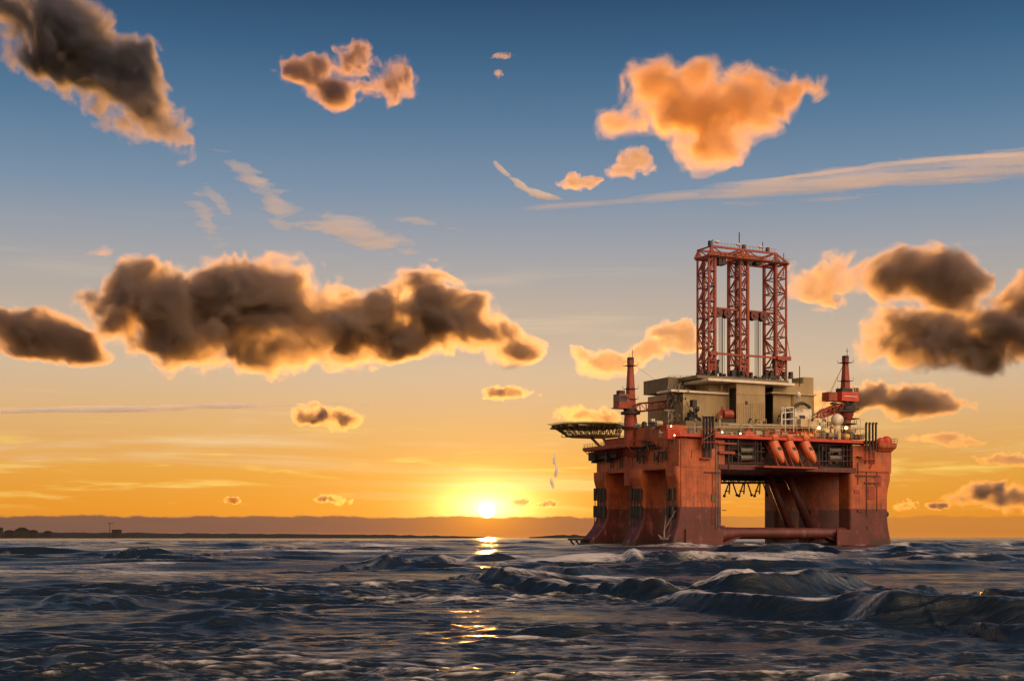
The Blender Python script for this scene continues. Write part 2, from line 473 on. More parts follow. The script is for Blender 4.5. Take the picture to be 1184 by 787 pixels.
        trough = -0.16*np.exp(-((s+2.2*wf)/(1.3*wf))**2)
        hh = H*end*vary
        rip = n1.fbm(np.stack([xs/1.5, ys/0.9, ys*0+H*2], 1), 4)*0.07
        dz[sel] += rip*end*np.exp(-(s/(2.5*wb))**2)
        chop = n1.fbm(np.stack([xs/(0.30*wb), ys/(0.22*wb), ys*0+H], 1), 4)
        dz[sel] += hh*(prof*(1+0.12*chop)+trough)
        dy[sel] -= hh*prof**2*0.55*wf/1.2           # lean towards the shore
        fo = 0.75*white*end*(np.exp(-((s-0.25*wb)/(0.55*wb))**2)*1.1+0.3*np.exp(-((s+0.3*wf)/(0.8*wf))**2)*np.clip(n1.fbm(np.stack([xs/(0.5*wb), ys/(0.9*wb), ys*0], 1), 4)+0.35, 0, 1))
        foam[sel] += fo
        face = end*np.exp(-((s+0.9*wf)/(1.1*wf))**2)
        dark_[sel] = np.maximum(dark_[sel], face)
    steep = np.clip((jac-0.28)/0.5, 0, 1)
    foam += 0.32*steep
    pat = n1.fbm(np.stack([x0/30, y0/34, x0*0+4], 1), 5)
    foam += np.clip(pat+0.24, 0, 1)*0.68
    foam += 0.42*crest*np.clip(n1.fbm(np.stack([x0/5, y0/7, x0*0+21], 1), 4)+0.15, 0, 1)*1.3
    # white water washing round the rig's columns
    qx, qy = x0-RX_, y0-400.0
    lx_, ly_ = CTH_*qx+STH_*qy, -STH_*qx+CTH_*qy
    for (a0_, a1_, b0_, b1_) in ((-4, 16, -1, 7), (-4, 16, 20, 28), (-6, 16, 43, 52), (62, 81, -1, 7)):
        dd = np.hypot(np.maximum(np.maximum(a0_-lx_, lx_-a1_), 0), np.maximum(np.maximum(b0_-ly_, ly_-b1_), 0))
        wash = np.exp(-(dd/4.5)**2)*np.clip(n1.fbm(np.stack([x0/3, y0/6, x0*0+5], 1), 4)+0.45, 0, 1.2)
        foam += 0.55*wash; dz += 0.25*wash*(dd > 0)
    foam *= 1-0.95*dark_
    near = np.clip((Rr-6)/10, 0, 1)
    v = np.stack([x0+dx*near, y0+dy*near, dz*near], 1)
    nr, nt = R.shape
    i = np.arange(nr-1)[:, None]; j = np.arange(nt)[None, :]
    a0 = i*nt+j; a1 = i*nt+(j+1) % nt
    quads = np.stack([a0, a1, a1+nt, a0+nt], -1).reshape(-1, 4)[:, ::-1]
    # material
    m, g = new_mat("sea_water")
    geo = g.node("ShaderNodeNewGeometry").outputs["Position"]
    at = g.node("ShaderNodeAttribute", attribute_name="foam").outputs["Fac"]
    wb = g.node("ShaderNodeBsdfPrincipled")
    wb.inputs["Base Color"].default_value = (0.009, 0.015, 0.021, 1)
    wb.inputs["IOR"].default_value = 1.33
    rn = g.noise(g.scale(geo, (0.05, 0.16, 0.1)), 1.0, 4)
    g.put(wb.inputs["Roughness"], g.sm(rn, 0.35, 0.7, 0.13, 0.30))
    fine = g.m("ADD", g.noise(g.scale(geo, (0.7, 2.0, 1.0)), 2.2, 6, 0.62, 0.7), g.m("MULTIPLY", g.noise(g.scale(geo, (0.6, 2.2, 1.0)), 8.0, 3, 0.6, 0.4), 0.22))
    bmp = g.node("ShaderNodeBump"); bmp.inputs["Strength"].default_value = 0.8; bmp.inputs["Distance"].default_value = 0.10
    g.l.new(fine, bmp.inputs["Height"]); g.l.new(bmp.outputs[0], wb.inputs["Normal"])
    fb = g.node("ShaderNodeBsdfPrincipled")
    lace = g.noise(g.scale(geo, (0.5, 1.6, 1.0)), 1.4, 9, 0.72, 1.2)
    g.l.new(g.mix(lace, (0.26, 0.25, 0.25, 1), (0.78, 0.75, 0.73, 1)), fb.inputs["Base Color"])
    fb.inputs["Roughness"].default_value = 0.6
    g.l.new(bmp.outputs[0], fb.inputs["Normal"])
    fac = g.sm(g.m("ADD", at, g.m("MULTIPLY_ADD", lace, 1.5, -0.75)), 0.42, 0.90)
    mx = g.node("ShaderNodeMixShader")
    g.put(mx.inputs[0], g.m("MULTIPLY", fac, 0.85)); g.l.new(wb.outputs[0], mx.inputs[1]); g.l.new(fb.outputs[0], mx.inputs[2])
    o = g.node("ShaderNodeOutputMaterial"); g.l.new(mx.outputs[0], o.inputs[0])
    ob = np_mesh("sea", v, quads, m)
    ob.data.attributes.new("foam", "FLOAT", "POINT").data.foreach_set("value", foam.astype(np.float32))
    tag(ob, "dark choppy sea with breaking crests and golden reflections", kind="structure")
    return ob
build_sea()

# ------------------------------------------------------------------ clouds: shells of scattering air
CORN = np.array([(0,0,0),(1,0,0),(0,1,0),(1,1,0),(0,0,1),(1,0,1),(0,1,1),(1,1,1)])
EDG = [(0,1),(2,3),(4,5),(6,7),(0,2),(1,3),(4,6),(5,7),(0,4),(1,5),(2,6),(3,7)]
def surface_nets(Fg, iso):
    S = Fg > iso
    n = np.array(Fg.shape)-1
    cs = [S[a:a+n[0], b:b+n[1], c:c+n[2]] for a, b, c in CORN]
    sm_ = sum(c.astype(np.int8) for c in cs)
    cells = np.argwhere((sm_ > 0) & (sm_ < 8))
    if len(cells) == 0: return None
    idx = np.full(n, -1, np.int64)
    idx[tuple(cells.T)] = np.arange(len(cells))
    fv = np.stack([Fg[tuple((cells+c).T)] for c in CORN], 1)
    pos = np.zeros((len(cells), 3)); cnt = np.zeros(len(cells))
    for a, b in EDG:
        fa, fb = fv[:, a], fv[:, b]
        cr = (fa > iso) != (fb > iso)
        t = np.where(cr, (iso-fa)/np.where(np.abs(fb-fa) < 1e-9, 1, fb-fa), 0)
        p = CORN[a]+t[:, None]*(CORN[b]-CORN[a])
        pos += np.where(cr[:, None], p, 0); cnt += cr
    pos = cells+pos/cnt[:, None]
    quads = []
    for ax in range(3):
        b_, c_ = (ax+1) % 3, (ax+2) % 3
        sl0 = [slice(None)]*3; sl1 = [slice(None)]*3
        sl0[ax] = slice(0, -1); sl1[ax] = slice(1, None)
        A, B = S[tuple(sl0)], S[tuple(sl1)]
        e = np.argwhere(A != B)
        ok = (e[:, b_] > 0) & (e[:, c_] > 0) & (e[:, b_] < n[b_]) & (e[:, c_] < n[c_])
        e = e[ok]
        if not len(e): continue
        inside = A[tuple(e.T)]
        ob = np.zeros(3, int); ob[b_] = 1
        oc = np.zeros(3, int); oc[c_] = 1
        q = np.stack([idx[tuple((e-ob-oc).T)], idx[tuple((e-oc).T)], idx[tuple(e.T)], idx[tuple((e-ob).T)]], 1)
        q[inside] = q[inside][:, ::-1]      # right/up/forward is a left-handed frame
        quads.append(q)
    return pos, np.concatenate(quads)

def vol_mat(name, dens, col, g_=0.62):
    m, g = new_mat(name)
    s = g.node("ShaderNodeVolumeScatter")
    s.inputs["Color"].default_value = col; s.inputs["Density"].default_value = dens; s.inputs["Anisotropy"].default_value = g_
    ab = g.node("ShaderNodeVolumeAbsorption")
    ab.inputs["Color"].default_value = col; ab.inputs["Density"].default_value = dens
    ad = g.node("ShaderNodeAddShader"); g.l.new(s.outputs[0], ad.inputs[0]); g.l.new(ab.outputs[0], ad.inputs[1])
    o = g.node("ShaderNodeOutputMaterial"); g.l.new(ad.outputs[0], o.inputs["Volume"])
    return m

def cloud(name, label, ell, dist, seed, tau=6.0, amp=0.8, freq=1/42.0, vox=2.0, levels=(-0.15, -0.02, 0.12, 0.30), g_=0.66, cat="cloud", group="clouds in the evening sky", stretch=(1,1,1), albedo=(0.98, 0.82, 0.60, 1), core=(0.55, 0.54, 0.62, 1), octs=6, deep=0.8, shape=1.0, shift=(0,0,0)):  # orange albedo tints sunset light into outer shells, dark core albedo the shade
    """ell: (u, v, half width, half height[, tilt degrees]) in photo pixels, at a distance in metres.
    tau: optical depth across the thickest part."""
    A = np.array([(e[0], -e[1], 0.0) for e in ell])
    R_ = np.array([(e[2], e[3], deep*math.sqrt(e[2]*e[3])) for e in ell])
    T_ = np.array([math.radians(e[4]) if len(e) > 4 else 0.0 for e in ell])
    pad = 1.35
    ex = np.maximum(R_[:, :1], R_[:, 1:2])
    ext = np.concatenate([np.where(np.abs(T_)[:, None] > 0, ex, R_[:, :1]), np.where(np.abs(T_)[:, None] > 0, ex, R_[:, 1:2]), R_[:, 2:3]], 1)
    lo = (A-ext*pad).min(0)-vox*2; hi = (A+ext*pad).max(0)+vox*2
    n = np.ceil((hi-lo)/vox).astype(int)+1
    gx, gy, gz = [lo[i]+vox*np.arange(n[i]) for i in range(3)]
    P = np.stack(np.meshgrid(gx, gy, gz, indexing="ij"), -1).reshape(-1, 3)
    acc = np.zeros(len(P))
    k = 7.0
    for a, r_, t_ in zip(A, R_, T_):
        q = P-a
        if t_:
            c_, s_ = math.cos(t_), math.sin(t_)
            q = np.stack([q[:, 0]*c_+q[:, 1]*s_, -q[:, 0]*s_+q[:, 1]*c_, q[:, 2]], 1)
        q = np.sqrt((q/r_)**2 @ np.ones(3))
        acc += np.exp(k*np.clip(1-q, -3, 1))
    f = np.log(np.maximum(acc, 1e-12))/k
    out = np.full(len(P), -2.0)
    sel = np.where(f > -0.75*amp-0.1)[0]
    ns = VNoise(seed)
    q = P[sel]*freq/np.array(stretch)+np.array(shift)
    wv = np.stack([ns.fbm(q*0.8+5.1, 2), ns.fbm(q*0.8+41.7, 2), ns.fbm(q*0.8+77.9, 2)], 1)*0.35
    out[sel] = (f[sel]-0.17)*shape+amp*ns.fbm(q+wv, octs, 0.68)
    Fg = out.reshape(n)
    for ax in range(3):
        sl_ = [slice(None)]*3
        sl_[ax] = 0; Fg[tuple(sl_)] = -2; sl_[ax] = -1; Fg[tuple(sl_)] = -2
    uc, vc = float(np.mean(A[:, 0])), float(-np.mean(A[:, 1]))
    d0 = Vector(((uc-U0)/F, 1.0, (V0-vc)/F))
    c0 = Vector((0, 0, CAMH))+d0*dist          # dist is the distance along the view
    fw = d0.normalized(); rt = fw.cross(Vector((0, 0, 1))).normalized(); up = rt.cross(fw)
    sc_ = dist/F*d0.length
    Rm = np.array([rt, up, fw])
    thick = 2*float(np.max(R_[:, 2]))*sc_
    tau = tau*(2.0 if tau > 4.2 else (1.5 if tau > 1.5 else 1.2))
    top = None
    # the dense, dark-tinted hearts are shifted away from the sun, widening the lit rims
    sunside = np.array([SUNPX[0]-uc, vc-SUNPX[1], 0.0]); sunside /= np.linalg.norm(sunside)
    inner = np.full(len(P), -2.0)
    cen = A.mean(0); spread_ = max(12.0, float(np.mean(R_[:, :2])))
    loc_ = np.clip(((P[sel]-cen) @ sunside)/(2.2*spread_), -1, 1)
    inner[sel] = out[sel]+0.30*ns.fbm(q*0.55+91.3, 3)-0.32*loc_+0.07
    Gg = np.minimum(Fg, inner.reshape(n))
    wts = {4: (0.05, 0.17, 0.30, 0.48), 3: (0.12, 0.4, 0.48), 2: (0.35, 0.65), 1: (1.0,)}[len(levels)]
    for li, (iso, wt) in enumerate(zip(levels, wts)):
        sn = surface_nets(Fg if li <= (1 if len(levels) == 4 else 0) else Gg, iso)
        if sn is None: continue
        pos, quads = sn
        pw = lo+pos*vox-np.array([uc, -vc, 0])
        pw = (pw*sc_) @ Rm
        fcore = li/max(1, len(levels)-1)
        mt = vol_mat("cloud_air", tau*wt/thick, tuple(a_+(b_-a_)*fcore for a_, b_ in zip(albedo, core)), g_)
        if top is None:
            o = np_mesh(name, pw, quads, mt)
            o.location = c0
            tag(o, label, cat, group)
            top = o
        else:
            np_mesh(("inner_cloud", "cloud_body", "cloud_core")[li-1], pw, quads, mt, top)
    return top

cloud("cloud", "long dark slate cloud slanting down from the top left corner", [
    (20, 30, 60, 30, -20), (85, 55, 62, 34, -25), (130, 90, 60, 36, -35), (165, 125, 50, 26, -35), (195, 142, 36, 15, -20), (148, 66, 30, 22, 0), (60, 80, 40, 20, -30)], 5200, 1, 9, shift=(3,0,0), albedo=(0.72, 0.63, 0.58, 1), core=(0.25, 0.36, 0.50, 1))
cloud("cloud", "small ragged pink and gold cloud ring high left of centre", [
    (412, 76, 32, 19), (452, 94, 28, 26), (385, 106, 38, 17), (352, 94, 28, 18), (372, 78, 26, 16), (420, 98, 24, 10)], 4800, 2, 4.6, albedo=(0.90, 0.72, 0.62, 1), core=(0.46, 0.44, 0.54, 1), freq=1/26., vox=1.5)
cloud("cloud", "tiny wisp of cloud beside the ragged ring at the top", [(580, 66, 10, 4), (576, 84, 5, 7)], 4800, 3, 0.8, freq=1/7., vox=0.8, levels=(0.0, 0.2), amp=0.85)
cloud("cloud", "bright golden cloud with a dark top, high above the derrick", [
    (762, 98, 41, 28, 20), (802, 130, 70, 32), (740, 138, 45, 18), (860, 120, 50, 30, -10), (905, 112, 32, 18), (820, 165, 45, 24), (800, 90, 36, 24), (870, 96, 30, 18)], 5600, 4, 4.1, shift=(1,2,0), g_=0.74, albedo=(1, 0.86, 0.58, 1), core=(0.80, 0.60, 0.44, 1))
cloud("cloud", "small golden puff right under the bright cloud", [(733, 190, 24, 14), (720, 197, 16, 8), (748, 182, 12, 10)], 5600, 5, 1.8, freq=1/18., vox=1.2, levels=(0.0, 0.2))
cloud("cloud", "smaller golden puff just above the long pale streak", [(668, 212, 22, 8), (690, 208, 12, 7), (662, 204, 10, 7)], 5600, 6, 1.8, freq=1/15., vox=1.2, levels=(0.0, 0.2))
cloud("cloud", "small orange lit cloud cut by the left edge of the frame", [
    (20, 382, 36, 22), (60, 395, 42, 20), (90, 405, 28, 12), (0, 372, 24, 18), (40, 404, 36, 14)], 6000, 7, 6)
cloud("cloud", "largest cloud, dark grey with glowing edges, left half", [
    (175, 345, 52, 36), (180, 316, 24, 16), (240, 365, 80, 44), (310, 355, 70, 44), (245, 326, 30, 16), (320, 330, 44, 24), (365, 375, 66, 38),
    (300, 405, 62, 26), (225, 395, 55, 24), (395, 400, 44, 24), (140, 365, 34, 22), (410, 365, 34, 30)], 6200, 8, 9, freq=1/40.)
cloud("cloud", "dark cloud with a fiery lower rim joined to the largest one", [
    (455, 360, 52, 36), (490, 345, 44, 30), (520, 372, 48, 34), (470, 392, 56, 26), (560, 385, 44, 24), (595, 405, 30, 18), (430, 385, 32, 24), (545, 350, 26, 18)], 6350, 19, 8, freq=1/36.)
cloud("cloud", "small flat orange cloud below the largest one", [(378, 481, 28, 12), (400, 484, 22, 11), (360, 483, 16, 8)], 7500, 9, 4.5, freq=1/20., vox=1.2)
cloud("cloud", "short thin orange cloud between largest cloud and helideck", [(588, 455, 28, 8), (575, 453, 16, 7)], 7500, 10, 3.2, freq=1/18., vox=1.2, levels=(0, .2))
cloud("cloud", "dark topped orange cloud right of the derrick crown", [
    (970, 326, 44, 22), (1025, 322, 50, 28), (1075, 322, 46, 26), (1050, 305, 30, 18), (1100, 338, 28, 22), (1105, 352, 20, 16)], 6100, 11, 6.5)
cloud("cloud", "glowing cloud with dark belly above the right crane's side", [
    (1060, 375, 44, 24), (1085, 398, 60, 30), (1040, 400, 34, 22), (1120, 408, 44, 22)], 6000, 12, 7)
cloud("cloud", "fiery cloud running out of the right edge of the frame", [
    (1150, 375, 34, 34), (1185, 360, 36, 30), (1180, 400, 40, 30), (1150, 405, 30, 22), (1215, 385, 40, 40)], 5900, 13, 7)
cloud("cloud", "low orange cloud immediately right of the right crane", [
    (1010, 462, 40, 16), (1050, 462, 40, 18), (1080, 470, 30, 11), (960, 462, 34, 14)], 7200, 14, 4.5, freq=1/28., vox=1.6)
cloud("cloud", "blurred pinkish cloud left of the derrick's foot", [
    (700, 418, 46, 16), (745, 405, 40, 14, 10), (780, 385, 36, 16), (675, 410, 24, 12), (790, 400, 30, 12)], 6800, 15, 2.2, freq=1/30., vox=1.8, levels=(0.0, 0.22))
cloud("cloud", "golden puffy cloud just above the helideck", [(670, 480, 36, 10), (655, 476, 16, 9), (700, 484, 22, 7)], 7500, 16, 2.6, freq=1/18., vox=1.2, levels=(0, .2))
cloud("cloud", "low dark cloud at the right edge above the sea", [
    (1140, 572, 40, 13), (1175, 576, 40, 18), (1110, 574, 24, 8), (1205, 580, 40, 16)], 11000, 17, 6, freq=1/24., vox=1.5)
cloud("cloud", "little dark cloud low between sun and left edge", [(385, 578, 25, 6), (372, 577, 12, 5)], 11000, 18, 4, freq=1/12., vox=0.9, levels=(0, .2))
cloud("cloud", "smallest dark speck of cloud far left of the sun", [(268, 578, 8, 4)], 11000, 20, 3, freq=1/7., vox=0.8, levels=(0.0,))
cloud("cloud", "thin dark scrap of cloud low beside the rig's right leg", [(1050, 583, 12, 6), (1084, 584, 16, 4)], 11000, 21, 4, freq=1/10., vox=0.9, levels=(0, .2))
cloud("cloud", "faint orange cloud low at the right, above the dark one", [
    (1090, 505, 30, 6), (1125, 512, 22, 5), (1155, 530, 40, 7)], 9000, 22, 2.0, freq=1/16., vox=1.3, levels=(0, .25))
cloud("cloud", "small bright cloud broken in two beside the setting sun", [(600, 580, 12, 5), (628, 583, 18, 5)], 11000, 23, 2.2, freq=1/10., vox=0.9, levels=(0, .2))
cloud("cloud", "pale feathery veil of cloud in the blue left of centre", [
    (395, 262, 60, 14, -15), (320, 238, 14, 22, 25), (300, 215, 50, 10, -35), (245, 255, 12, 26, 25), (480, 250, 40, 5, -8), (260, 240, 30, 8, -50)], 9500, 24, 0.9, freq=1/16., vox=1.8, levels=(0.0,), stretch=(3.2, .6, 1), amp=0.95, g_=0.15, albedo=(1, 1, 1, 1), core=(1, 1, 1, 1))
# high streaks
cloud("contrail", "long pale streak widening to the right edge above the derrick", [
    (680, 225, 70, 5, 2), (780, 221, 90, 9, 2), (880, 217, 110, 13, 3), (990, 212, 120, 17, 4), (1100, 207, 120, 16, 4), (1200, 202, 110, 16, 4), (640, 227, 30, 4, 3)], 9500, 30, 1.5, freq=1/14., vox=1.8, levels=(0.0, 0.3), stretch=(13, .6, 2), amp=0.62, cat="contrail", group="contrails", g_=0.15, albedo=(1, 1, 1, 1), core=(1, 1, 1, 1), deep=0.35)
cloud("contrail", "short pale hook at the left end of the long streak", [
    (582, 198, 16, 4, -45), (600, 212, 20, 5, -38), (620, 223, 18, 5, -20), (636, 227, 16, 4, -6)], 9500, 31, 1.3, freq=1/9., vox=1.2, levels=(0.0,), stretch=(2, 1, 1), amp=0.45, cat="contrail", group="contrails", g_=0.15, albedo=(1, 1, 1, 1), core=(1, 1, 1, 1), deep=0.5)
cloud("contrail", "thin straight line above the long pale streak", [
    (960, 192, 80, 3, 3), (1060, 187, 90, 3.4, 1), (1150, 187, 60, 3, 0)], 9500, 32, 1.0, freq=1/7., vox=1.1, levels=(0.0,), stretch=(7, 1, 1), amp=0.4, cat="contrail", group="contrails", g_=0.15, albedo=(1, 1, 1, 1), core=(1, 1, 1, 1), deep=0.5)
cloud("contrail", "short crooked vertical trail beside the rig's left leg", [
    (641, 530, 2.5, 10, 4), (643, 547, 2.5, 9, -10), (639, 560, 2.5, 9, 12)], 12000, 33, 3.5, freq=1/6., vox=0.7, levels=(0.0,), amp=0.5, cat="contrail", group="contrails", g_=0.15, albedo=(1, 1, 1, 1), core=(1, 1, 1, 1))
cloud("contrail", "long low golden streak from the left edge of the frame", [
    (120, 476, 130, 4, 2), (260, 469, 110, 4.5, 2), (340, 466, 60, 3, 1)], 12000, 34, 2.0, freq=1/9., vox=1.3, levels=(0.0,), stretch=(12, .6, 1), amp=0.7, cat="contrail", group="contrails", g_=0.15, albedo=(1, 1, 1, 1), core=(1, 1, 1, 1), deep=0.4)

# ------------------------------------------------------------------ the drilling rig
TH = math.radians(27.0); CT, ST = math.cos(TH), math.sin(TH)
RX, RY = (785.0-U0)/F*400.0, 400.0      # front left edge of the near column, at the water
rig = empty("drilling_rig", (RX, RY, 0), TH)
tag(rig, "orange drilling rig standing in the sea on maroon columns, lattice derrick above", "drilling rig")
RIGM = Matrix.Translation((RX, RY, 0)) @ Matrix.Rotation(TH, 4, "Z")

def PY(u, v, ly):
    a = (u-U0)/F; b = (V0-v)/F
    t = (ly-ST*RX+CT*RY)/(CT-ST*a)
    x, y = t*a-RX, t-RY
    return Vector((CT*x+ST*y, ly, CAMH+b*t))
def PX(u, v, lx):
    a = (u-U0)/F; b = (V0-v)/F
    t = (lx+CT*RX+ST*RY)/(CT*a+ST)
    x, y = t*a-RX, t-RY
    return Vector((lx, -ST*x+CT*y, CAMH+b*t))
def bpx(mb, u0, v0, u1, v1, ly, depth):
    """Box whose front face covers the photo rectangle on the plane at ly."""
    a, b, c, d_ = PY(u0, v0, ly), PY(u1, v0, ly), PY(u0, v1, ly), PY(u1, v1, ly)
    mb.box(a.x, ly, (a.z+b.z)/2, d_.x, ly+depth, (c.z+d_.z)/2)
def part(name, mb, mat, parent=None, smooth=False):
    return mb.build(name, M[mat], rig if parent is None else parent, smooth)
def each(name, mb, mat, parent=None, smooth=False):
    """One part per piece collected in mb."""
    cuts = mb.cut+[(len(mb.v), len(mb.f))]
    for (v0_, f0_), (v1_, f1_) in zip(cuts, cuts[1:]):
        m2 = MB(); m2.v = mb.v[v0_:v1_]; m2.f = [tuple(i-v0_ for i in f) for f in mb.f[f0_:f1_]]
        part(name, m2, mat, parent, smooth)
def zc(v, ly, u=860): return PY(u, v, ly).z

ZDK = 31.2      # main deck level
ZBT = 22.7      # underside of the deck box
W = PY(1027, 600, 0).x

# columns ----------------------------------------------------------
def rect_ring(x0, x1, y0, y1, z, c, n=3):
    pts = []
    for cx, cy_, a0 in ((x1-c, y0+c, -90), (x1-c, y1-c, 0), (x0+c, y1-c, 90), (x0+c, y0+c, 180)):
        for k in range(n+1):
            a = math.radians(a0+90*k/n)
            pts.append((cx+c*math.cos(a), cy_+c*math.sin(a), z))
    return pts
def column(x0, x1, y0, y1, flare_l=0.0, flare_r=0.0, head=1.2, ztop=ZBT+0.5, wide=0.0):
    mb = MB()
    rg = []
    for z, f, h in ((-6, 1, 0), (1.5, .82, 0), (3.5, .5, 0), (5.5, .25, 0), (8, .06, 0), (10, 0, 0), (15.5, 0, 0), (18, 0, .3), (20.5, 0, .9), (22, 0, 1), (ztop, 0, 1)):
        rg.append(rect_ring(x0-flare_l*f-(head*h if flare_l else 0), x1+flare_r*f+(head*h if flare_r else 0), y0-wide*f, y1+wide*f, z, 0.9))
    mb.rings(rg)
    return part("column", mb, "hull", smooth=False)

xr = PY(835, 590, 0).x
yA0, yA1 = 0.0, PX(772, 590, 0).y
yB0, yB1 = PX(744, 590, 0).y, PX(730.5, 590, 0).y
yC0, yC1 = PX(702, 590, 0).y, PX(689, 590, 0).y
xR0 = PY(983, 590, 0).x
cols = []
cols.append(column(0, xr, yA0, yA1, flare_l=2.6))
cols.append(column(0, xr, yB0, yB1, flare_l=4.4))
cols.append(column(0, xr, yC0, yC1, flare_l=7.5))
cols.append(column(xR0, W, yA0, yA1, flare_r=1.9, head=1.3))
cols.append(column(xR0, W, yB0, yB1, flare_r=1.9, head=1.3))
yF0, yF1 = 37.0, 43.5
cols.append(column(xR0, W, yF0, yF1, flare_r=1.9, head=1.3))

# details on the column faces: stiffener ledges, ladders, pipes, draught marks
mb = MB()
for (u0, v0, u1, v1) in ((815, 545, 834, 546.4), (836, 499+90, 840, 590), (990, 549, 1018, 550.6), (1000, 557.5, 1017, 559), (992, 589, 998, 591), (831, 607, 838, 608.5)):
    bpx(mb, u0, v0, u1, v1, -0.35, 0.4)
each("ledge", mb, "maroon", cols[0])
mb = MB()
for u, v0, v1 in ((824, 546, 606), (809, 612, 632), (787.5, 508, 585), (800, 520, 530)):
    mb.tube(PY(u, v0, -0.12), PY(u, v1, -0.12), 0.13, 5)
each("riser_pipe", mb, "orange", cols[0])
mb = MB()
a, b = PY(829.5, 512, -0.25), PY(829.5, 610, -0.25)
for dx in (-0.5, 0.5): mb.tube(a+Vector((dx, 0, 0)), b+Vector((dx, 0, 0)), 0.09, 4)
z = b.z
while z < a.z:
    mb.tube((a.x-0.5, -0.25, z), (a.x+0.5, -0.25, z), 0.05, 4); z += 0.5
part("ladder", mb, "grey", cols[0])
mb = MB()
bpx(mb, 823, 571, 827.5, 579, -0.3, 0.28)
part("sign_panel", mb, "green", cols[0])
mb = MB()
for u, v0, v1 in ((1002, 545, 597), (992, 534, 560), (1014, 546, 590), (1003, 608, 628)):
    mb.tube(PY(u, v0, -0.12), PY(u, v1, -0.12), 0.15, 5)
each("riser_pipe", mb, "maroon", cols[3])
mb = MB()
for (u0, v0, u1, v1) in ((988, 566, 994, 570), (1004, 562, 1012, 577), (1012, 550, 1019, 562)):
    bpx(mb, u0, v0, u1, v1, -0.2, 0.25)
each("hatch", mb, "red", cols[3])
mb = MB()
p = PY(1024.5, 594, 2.0); mb.tube((W+0.1, 2, p.z), (W+1.3, 2, p.z), 0.9, 10)
part("fender", mb, "dark", cols[3])

# fairleads and chains on the left faces
def fairleads(col, ys, vt=567, vm=582, vb=599):
    for yy in ys:
        mb = MB()
        x = -0.75
        z1, z2, z3 = (PX(0+735, v, 0).z for v in (vt, vm, vb))
        # heights by perspective of this y
        q = 1.0+yy*0.0022
        z1, z2, z3 = 2.6+(z1-2.6)*q, 2.6+(z2-2.6)*q, 2.6+(z3-2.6)*q
        mb.tube((x, yy, z2+0.4), (x, yy, z1), 0.52, 8)
        mb.tube((x, yy, z3), (x, yy, z2-1.2), 0.62, 8)
        mb.tube((x, yy, z3-0.1), (x, yy, z1), 0.16, 5)
        mb.box(-0.7, yy-0.35, z2-2.0, 0.02, yy+0.35, z2-1.6); mb.box(-0.7, yy-0.35, z1-1.0, 0.02, yy+0.35, z1-.6)
        mb.tube((x-0.1, yy, z3), (x-0.1-(1.2 if col is cols[2] else 0.6), yy, -3), 0.12, 5)
        part("fairlead", mb, "dark", col)
fairleads(cols[0], [2.2, 4.6])
fairleads(cols[1], [yB0+0.6, yB0+2.2, yB0+3.8, yB0+5.6])
fairleads(cols[2], [yC0+0.8, yC0+2.6, yC0+4.2, yC0+6.2])
# a pale chain band below the upper guides
mb = MB()
for yy in (yB0+1.4, yB0+3.0, yB0+4.7): mb.tube((-0.5, yy, 9.0), (-0.5, yy, 12.6), 0.2, 5)
part("chain", mb, "cream", cols[1])
# bolster shelf at the foot of the farthest left column
mb = MB()
zs = PX(680, 623, -6).z
mb.box(-10.6, yC0+1.0, zs-0.35, -3.0, yC1-0.5, zs+0.25)
mb.tube((-10.2, yC0+2, zs-0.3), (-7.0, yC0+2, -2.0), 0.3, 6); mb.tube((-10.2, yC1-1.5, zs-0.3), (-7.0, yC1-1.5, -2.0), 0.3, 6)
part("bolster", mb, "dark", cols[2])

# pontoon and cross tube ---------------------------------------------
mb = MB()
zt = PY(900, 616.2, 1.5).z
rg = []
for x, r_ in ((xr-0.5, 2.9), (xr+2, 2.5), (xr+5, 2.0), (xr+8, 1.75), (xR0-8, 1.75), (xR0-5, 2.0), (xR0-2, 2.5), (xR0+0.5, 2.9)):
    rg.append([(x, 3.1+r_*1.1*math.cos(2*PI*k/20), zt-(r_-1.75)*0.75+r_*math.sin(2*PI*k/20)) for k in range(20)])
mb.rings([list(reversed(q)) for q in rg])
part("cross_tube", mb, "maroon", smooth=True)
mb = MB()
rg = []
for x in (xr-0.5, xR0+0.5):
    rg.append([(x, 40+1.8*math.cos(2*PI*k/14), zt+1.8*math.sin(2*PI*k/14)) for k in range(14)])
mb.rings([list(reversed(q)) for q in rg])
part("cross_tube", mb, "maroon", smooth=True)
for sx0, sx1 in ((0.5, xr), (xR0, W-0.5)):
    mb = MB()
    mb.rings([rect_ring(sx0, sx1, -1.0, yC1+1.5, z, 1.2) for z in (-7, 0.2)])
    part("pontoon", mb, "maroon")
mb = MB()
for u0_, u1_, vv in ((793, 836, 611), (968, 1005, 612)):
    a, b = PY(u0_, vv, -0.5), PY(u1_, vv, -0.5)
    mb.box(a.x, -0.55, 0, b.x, 0.1, a.z)
each("doubler_plate", mb, "maroon")

for sgn, xs_ in ((1, xr), (-1, xR0)):
    mb = MB(); rg = []
    for k_ in range(9):
        t_ = k_/8; x_ = xs_-sgn*0.3+sgn*t_*9.5; zb_ = -3.0+(zt+2.4)*(t_**.6)
        rg.append([(x_, 1.5, zb_), (x_, 4.7, zb_), (x_, 4.7, zt), (x_, 1.5, zt)][::sgn])
    mb.rings(rg); part("haunch", mb, "maroon")
# diagonal braces under the deck
for ua, va, ub, vb, ly, r_ in ((886, 540, 918, 622, 22.0, 1.25), (907, 540, 942, 622, 17.0, 1.35), (975, 541, 950, 622, 40.0, 1.1)):
    mb = MB(); mb.tube(PY(ua, va, ly), PY(ub, vb, ly), r_, 14); part("diagonal_brace", mb, "maroon", smooth=True)

